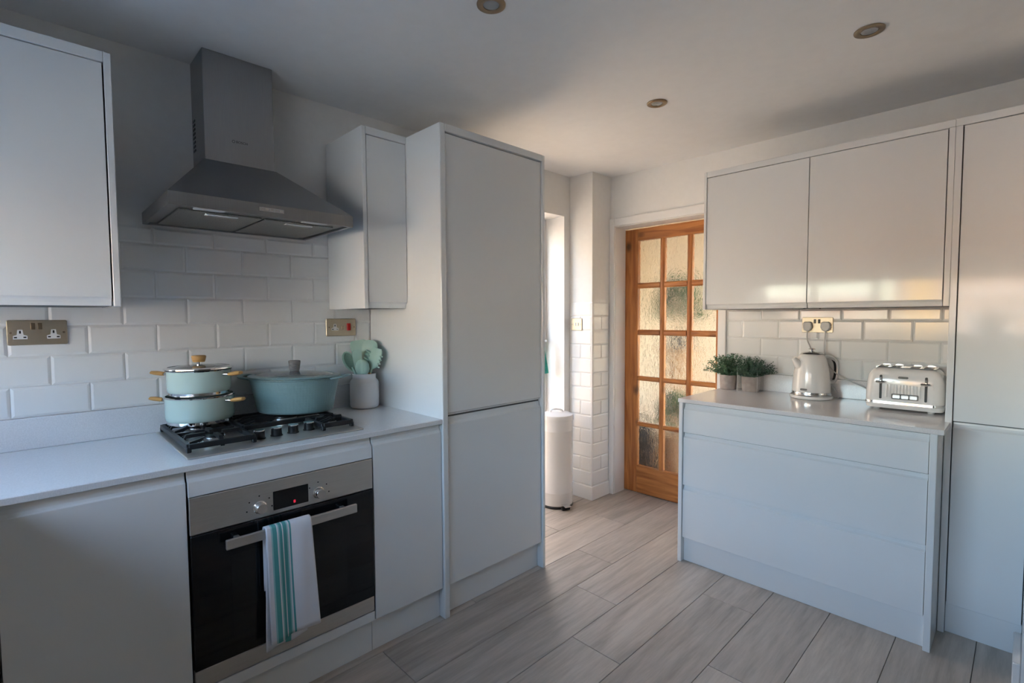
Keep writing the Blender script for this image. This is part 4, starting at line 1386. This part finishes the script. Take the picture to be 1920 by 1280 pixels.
cp_ = curve_pts([(1.563, YT - 0.020, 1.212), (1.562, YT - 0.026, 1.15), (1.566, YT - 0.022, 1.08), (1.60, YT - 0.022, 1.01), (1.66, YT - 0.024, 0.968), (1.74, YT - 0.030, 0.935), (1.80, TY1 - 0.004, 0.90)], 42)
obj('power_cord', tube(B(), cp_, 0.0034, 8), M['grey_plastic'], t, smooth=True)


# ------------------------------------------------------------------ plants on the grey worktop
def sprig_plant(c, label, m, seed, lean, pot_r, pot_h, fr, fh, n):
    rnd = random.Random(seed)
    t_ = thing('potted_plant', label, 'plant', c, 'artificial sprig plants in concrete pots')
    obj('pot', lathe(B(), [(0, 0.0004), (pot_r * 0.90, 0.0004), (pot_r * 0.93, 0.003), (pot_r, pot_h), (pot_r * 0.92, pot_h), (pot_r * 0.90, pot_h - 0.012), (0, pot_h - 0.012)], 40), M['concrete'], t_, c, smooth=True)
    obj('soil', lathe(B(), [(0, pot_h - 0.0118), (pot_r * 0.89, pot_h - 0.0118), (pot_r * 0.8, pot_h - 0.006), (0, pot_h - 0.004)], 24), M['dark'], t_, c)
    bm = bmesh.new()
    for i in range(n):
        a = rnd.uniform(0, 6.283)
        e = rnd.uniform(0.0, 1.0) ** 0.7
        el = math.radians(90 - 78 * e)
        L_ = rnd.uniform(0.75, 1.05) * (fh * math.sin(el) + fr * math.cos(el))
        d = Vector((math.cos(a) * math.cos(el) + lean[0], math.sin(a) * math.cos(el) + lean[1], math.sin(el) + 0.12)).normalized()
        p0 = Vector((math.cos(a), math.sin(a), 0)) * pot_r * 0.6 * e + Vector((0, 0, pot_h - 0.006))
        k = 11
        for q in range(k):
            s = (q + 1) / k
            p = p0 + d * L_ * s + Vector((0, 0, -0.012 * s * s * (1 - math.sin(el))))
            for w in range(3):
                aa = rnd.uniform(0, 6.283)
                side = Vector((math.cos(aa), math.sin(aa), rnd.uniform(-0.3, 0.9)))
                ld_ = (side + d * 0.7).normalized()
                ll = rnd.uniform(0.010, 0.018)
                if c[1] + p.y > 2.680 or c[1] + p.y + ld_.y * ll > 2.690:
                    continue
                wv = ld_.cross(Vector((rnd.uniform(-1, 1), rnd.uniform(-1, 1), rnd.uniform(-1, 1)))).normalized() * rnd.uniform(0.0016, 0.0028)
                vs = [bm.verts.new(p), bm.verts.new(p + ld_ * ll * 0.5 + wv), bm.verts.new(p + ld_ * ll), bm.verts.new(p + ld_ * ll * 0.5 - wv)]
                bm.faces.new(vs)
    f = obj('foliage', bm, m, t_, c)
    f['kind'] = 'stuff'
    return t_


sprig_plant((1.086, 2.630, 0.8660), 'bushy green sprig plant in a taupe pot nearer the pine door', M['leaf_a'], 11, (-0.10, -0.05), 0.047, 0.084, 0.092, 0.100, 130)
sprig_plant((1.214, 2.626, 0.8660), 'darker green sprig plant in a taupe pot inside a clear box', M['leaf_b'], 12, (0.08, -0.02), 0.047, 0.084, 0.085, 0.092, 130)
t = thing('clear_box', 'clear acetate gift box standing around the darker sprig plant', 'box', (1.214, 2.626, 0.8660))
bx0, bx1, by0, by1, bz0, bz1 = 1.160, 1.268, 2.574, 2.678, 0.8664, 1.005
for (a0, a1, c0, c1) in ((bx0, bx1, by0, by0 + 0.0006), (bx0, bx1, by1 - 0.0006, by1), (bx0, bx0 + 0.0006, by0 + 0.0007, by1 - 0.0007), (bx1 - 0.0006, bx1, by0 + 0.0007, by1 - 0.0007)):
    obj('side', box(B(), a0, a1, c0, c1, bz0, bz1), M['acetate'], t)
for (ex, ey) in ((bx1, by0), (bx1, by1), (bx0, by0)):
    obj('folded_edge', box(B(), ex - 0.0004, ex + 0.0008, ey - 0.0008, ey + 0.0004, bz0, bz1), M['white_plastic'], t)
obj('label', box(B(), bx1 + 0.0002, bx1 + 0.0006, by0 + 0.040, by0 + 0.072, 0.962, 0.988), M['black'], t)

# ------------------------------------------------------------------ pedal bin
BC = (0.065, 2.275, 0.0)
t = thing('pedal_bin', 'tall white pedal bin standing between tall cabinet and tiled pillar', 'bin', BC)
RB = 0.112
obj('base_ring', lathe(B(), [(0, 0.0004), (RB * 0.98, 0.0004), (RB * 1.01, 0.004), (RB * 1.01, 0.014), (RB * 0.96, 0.018), (0, 0.018)], 56), M['black'], t, BC, smooth=True)
obj('body', lathe(B(), [(0, 0.0185), (RB * 0.985, 0.0185), (RB * 0.985, 0.10), (RB * 0.992, 0.102), (RB * 0.992, 0.106), (RB * 0.985, 0.108), (RB * 0.985, 0.52), (RB * 0.992, 0.522), (RB * 0.992, 0.526), (RB * 0.985, 0.528), (RB * 0.985, 0.592), (0, 0.592)], 56), M['white_metal'], t, BC, smooth=True)
ld = obj('lid', lathe(B(), [(0, 0.5925), (RB * 1.03, 0.5925), (RB * 1.035, 0.597), (RB * 1.035, 0.617), (RB * 1.0, 0.628), (RB * 0.7, 0.638), (0, 0.643)], 56), M['white_metal'], t, BC, smooth=True)
hp = curve_pts([SIDE * -0.04 + Vector((0, 0, 0.641)), SIDE * -0.035 + Vector((0, 0, 0.655)), SIDE * 0.0 + Vector((0, 0, 0.660)), SIDE * 0.035 + Vector((0, 0, 0.655)), SIDE * 0.04 + Vector((0, 0, 0.641))], 20)
obj('lid_handle', tube(B(), hp, 0.007, 10, flat=0.6), M['chrome'], ld, BC, smooth=True)
pa = Vector((0.93, -0.36, 0)).normalized()
pd_ = obj('pedal', box(B(), 0.0, 0.058, -0.024, 0.024, 0.030, 0.036, 0.002), M['chrome'], t, (BC[0] + pa.x * (RB - 0.002), BC[1] + pa.y * (RB - 0.002), 0), rz=math.atan2(pa.y, pa.x))
obj('pedal_foot', box(B(), 0.002, 0.030, -0.030, 0.030, 0.001, 0.024, 0.004), M['black'], t, (BC[0] + pa.x * (RB - 0.002), BC[1] + pa.y * (RB - 0.002), 0), rz=math.atan2(pa.y, pa.x))

# teal cloth on the back door lever
bm = bmesh.new()
G = []
for i in range(15):
    tt = i / 14
    row = []
    for j in range(13):
        s = -1 + 2 * j / 12
        w = 0.010 + 0.050 * tt ** 0.7
        row.append(bm.verts.new((-0.106 + 0.010 * math.sin(s * 6 + tt * 2) * (0.3 + tt) , 2.312 + s * w, 1.125 - 0.235 * tt - (0.02 * (1 - abs(s)) if i == 14 else 0))))
    G.append(row)
for i in range(14):
    for j in range(12):
        bm.faces.new((G[i][j], G[i][j + 1], G[i + 1][j + 1], G[i + 1][j]))
o = solid(obj('cleaning_cloth', bm, M['teal_cloth'], smooth=True), 0.003)
tag(o, 'teal cloth hanging on the back door handle above the bin', 'cloth')

# ------------------------------------------------------------------ recessed ceiling lights
for (lx, ly), lab in (((1.088, 0.772), 'bronze recessed ceiling light nearest the cooker hood, cut by the top edge'), ((1.071, 1.819), 'bronze recessed ceiling light closest to the pine door'), ((1.887, 1.818), 'bronze recessed ceiling light above the double wall cabinet')):
    t = thing('downlight', lab, 'ceiling light', (lx, ly, ZC), 'recessed ceiling lights')
    obj('bezel', lathe(B(), [(0.026, -0.0005), (0.046, -0.0005), (0.0455, -0.004), (0.040, -0.007), (0.030, -0.006), (0.026, -0.0045)], 40, closed=True), M['bronze'], t, (lx, ly, ZC), smooth=True)
    obj('lamp', lathe(B(), [(0.0258, -0.0006), (0.0255, -0.003), (0.012, -0.0035), (0, -0.0045), (0, -0.0006)], 32), M['lamp_glass'], t, (lx, ly, ZC), smooth=True)

# ------------------------------------------------------------------ lobby behind the pine door
LY1, LX0, LX1 = 4.25, -0.25, 1.85
lob = struct(obj('floor_lobby', box(B(), LX0, LX1, 2.951, LY1, -0.06, -0.002), M['wicker']), 'brown lobby floor behind the pine door', 'floor')
b = B()
box(b, LX0 - 0.1, LX1 + 0.1, LY1, LY1 + 0.1, 0, 2.4)
box(b, LX0 - 0.1, LX0, 2.85, LY1, 0, 2.4)
box(b, LX1, LX1 + 0.1, 2.85, 3.0, 0, 2.4)
box(b, LX1, LX1 + 0.1, 4.1, LY1, 0, 2.4)
box(b, LX1, LX1 + 0.1, 3.0, 4.1, 0, 0.6)
box(b, LX1, LX1 + 0.1, 3.0, 4.1, 1.75, 2.4)
struct(obj('wall_lobby', b, M['cream_wall']), 'cream lobby wall seen through the textured panes', 'wall')
struct(obj('ceiling_lobby', box(B(), LX0 - 0.1, LX1 + 0.1, 2.85, LY1 + 0.1, 2.4, 2.5), M['ceil']), 'white lobby ceiling behind the pine door', 'ceiling')


def leafy(name, label, c, r, h, n, size, m, seed, potr=0.10, poth=0.2, cat='plant', pm='wicker'):
    rnd = random.Random(seed)
    t_ = thing(name, label, cat, c)
    obj('pot', lathe(B(), [(0, 0.0005), (potr * 0.75, 0.0005), (potr, poth), (potr * 0.92, poth), (potr * 0.85, poth - 0.03), (0, poth - 0.03)], 28), M[pm], t_, c, smooth=True)
    bm = bmesh.new()
    for i in range(n):
        a, e = rnd.uniform(0, 6.283), rnd.uniform(-0.25, 1.5)
        d = Vector((math.cos(a) * math.cos(e), math.sin(a) * math.cos(e), math.sin(e)))
        base = Vector((0, 0, poth - 0.02))
        cc = base + Vector((0, 0, h * 0.45)) + Vector((d.x * r, d.y * r, d.z * h * 0.55)) * rnd.uniform(0.5, 1)
        ld_ = (d + Vector((0, 0, rnd.uniform(-0.6, 0.6)))).normalized()
        wv = ld_.cross(Vector((rnd.uniform(-1, 1), rnd.uniform(-1, 1), 1))).normalized() * size * 0.28
        ts = size * rnd.uniform(0.7, 1.2)
        vs = [bm.verts.new(cc), bm.verts.new(cc + ld_ * ts * 0.5 + wv), bm.verts.new(cc + ld_ * ts), bm.verts.new(cc + ld_ * ts * 0.5 - wv)]
        bm.faces.new(vs)
    f = obj('foliage', bm, m, t_, c)
    f['kind'] = 'stuff'
    st = B()
    for q in range(5):
        a = q * 1.256
        tube(st, [(0, 0, poth - 0.03), (math.cos(a) * r * 0.4, math.sin(a) * r * 0.4, poth + h * 0.6)], 0.005, 6)
    obj('stem', st, M['wicker'], t_, c)


t = thing('plant_pedestal', 'brown wooden pedestal carrying a plant behind the textured door panes', 'pedestal', (0.32, 3.5, 0))
obj('base', box(B(), 0.18, 0.46, 3.36, 3.64, 0.0, 0.05, 0.006), M['wicker'], t)
obj('column', lathe(B(), [(0, 0.0505), (0.07, 0.0505), (0.05, 0.12), (0.045, 0.5), (0.06, 0.7), (0.10, 0.95), (0.11, 1.0), (0, 1.0)], 28), M['wicker'], t, (0.32, 3.5, 0.0), smooth=True)
obj('top', box(B(), 0.19, 0.45, 3.37, 3.63, 1.0005, 1.025, 0.004), M['wicker'], t)
leafy('leafy_plant', 'leafy green plant on a pedestal behind the textured door panes', (0.32, 3.5, 1.0255), 0.17, 0.44, 520, 0.075, M['lobby_leaf'], 5, 0.085, 0.13, pm='dark')
leafy('leafy_plant', 'low green plant in a brown basket behind the lower textured panes', (0.46, 3.20, 0.0), 0.12, 0.30, 300, 0.065, M['lobby_leaf'], 6, 0.125, 0.40)
t = thing('coat_bag', 'dark bag on the lobby floor behind the lowest door pane', 'bag', (0.19, 3.17, 0))
obj('body', lathe(B(), [(0, 0), (0.11, 0.0), (0.125, 0.05), (0.12, 0.33), (0.08, 0.43), (0, 0.44)], 28, sy=0.7), M['dark'], t, (0.19, 3.17, 0.0), smooth=True)
obj('strap', tube(B(), curve_pts([(0.12, 3.17, 0.40), (0.15, 3.17, 0.50), (0.23, 3.17, 0.50), (0.26, 3.17, 0.40)], 14), 0.010, 8), M['dark'], t, smooth=True)

# ------------------------------------------------------------------ outside
g = struct(obj('ground_patio', box(B(), -9, -0.26, -0.6, 12, -0.16, -0.10), M['patio']), 'sunlit sandstone patio outside the back door', 'patio')
struct(obj('ground_paving', box(B(), -9, 12, -14, YF - 0.13, -0.16, -0.11), M['paving']), 'pale grey paving outside the kitchen window', 'paving')
h = thing('brick_house', 'red brick house across the garden, mirrored in the tall cabinet', 'house', (1.55, -9.5, -0.1))
obj('wall', box(B(), 0.2, 2.9, -12.0, -9.0, -0.1, 2.6), M['brick'], h)
obj('roof', prism(B(), [(-12.2, 2.601), (-8.8, 2.601), (-10.5, 3.6)], 0.0, 3.1, 'x'), M['rtile'], h)
obj('door', box(B(), 0.45, 0.95, -8.999, -8.96, -0.1, 2.2), M['yellow'], h)
wf = obj('window_frame', box(B(), 1.45, 2.05, -8.999, -8.95, 0.4, 1.25), M['trim'], h)
obj('pane', box(B(), 1.50, 2.0, -8.949, -8.945, 0.45, 1.20), M['lamp_glass'], wf)
for zz in (1.30, 1.72):
    obj('ledge', box(B(), 1.2, 2.8, -8.999, -8.93, zz, zz + 0.06), M['trim'], h)
h2 = thing('added_low_wall', 'added low brick wall with coping across the garden, lets sky light in over it', 'garden wall', (-5.0, -10.1, -0.1))  # added; brick and low so more sky light reaches the drawers
obj('wall', box(B(), -10.0, -0.4, -10.22, -10.0, -0.1, 1.7), M['brick'], h2)
obj('coping', box(B(), -10.0, -0.35, -10.27, -9.95, 1.701, 1.78, 0.01), M['trim'], h2)
h4 = thing('bounce_garage', 'added white garage across the garden, bounces sunlight in through the kitchen window', 'garage', (4.5, -10.0, -0.1))  # added pale reflector; its sunlit face brightens the tall cabinet side
obj('wall', box(B(), 3.15, 8.0, -12.0, -9.2, -0.1, 2.7), M['render'], h4)
obj('roof', box(B(), 3.1, 8.1, -12.1, -9.1, 2.701, 2.82), M['rtile'], h4)
h3 = thing('side_block_house', 'added tall brick house beside the garden, blocks side light to the kitchen window', 'house', (8.3, -5.5, -0.1))  # added blocker, keeps side light off the hob wall
obj('wall', box(B(), 6.4, 11.0, -8.6, -2.6, -0.1, 5.2), M['brick_y'], h3)
obj('roof', prism(B(), [(6.1, 5.201), (11.3, 5.201), (8.3, 7.2)], -8.8, -1.8, 'y'), M['rtile'], h3)
for q in range(2):
    wf = obj('window_frame', box(B(), 6.35, 6.399, -7.4 + q * 3.2, -6.4 + q * 3.2, 2.9, 4.0), M['trim'], h3)
    obj('pane', box(B(), 6.345, 6.349, -7.34 + q * 3.2, -6.46 + q * 3.2, 2.96, 3.94), M['lamp_glass'], wf)
tag(obj('sky_block_wall', box(B(), -1.60, -1.38, -0.5, 9.0, -0.099, 2.6, 0.01), mat('tan_render', (0.36, 0.29, 0.23), 0.9)), 'added tan wall outside the back door, cuts its sky light and warms the bounce', 'garden wall')  # added to hide most of the sky from the back door
# spiky plant on the window sill
SP = (2.10, YF + 0.045, WZ0)
t = thing('sill_plant', 'spiky dark plant on the window sill, mirrored in the tall cabinet', 'plant', SP)
obj('pot', lathe(B(), [(0, 0.0005), (0.045, 0.0005), (0.058, 0.09), (0.052, 0.09), (0.048, 0.08), (0, 0.08)], 28), M['ceramic'], t, SP, smooth=True)
rnd = random.Random(9)
for q in range(30):
    a = rnd.uniform(0, 6.283)
    e = rnd.uniform(0.5, 1.45)
    d = Vector((math.cos(a) * math.cos(e), 0.6 * math.sin(a) * math.cos(e), math.sin(e)))
    p0 = Vector((0, 0, 0.08))
    L_ = rnd.uniform(0.24, 0.36)
    obj('leaf', tube(B(), [p0, p0 + d * L_ * 0.5, p0 + d * L_ + Vector((0, 0, -0.01))], [0.011, 0.016, 0.001], 6, flat=0.3), M['leaf_b'], t, SP)
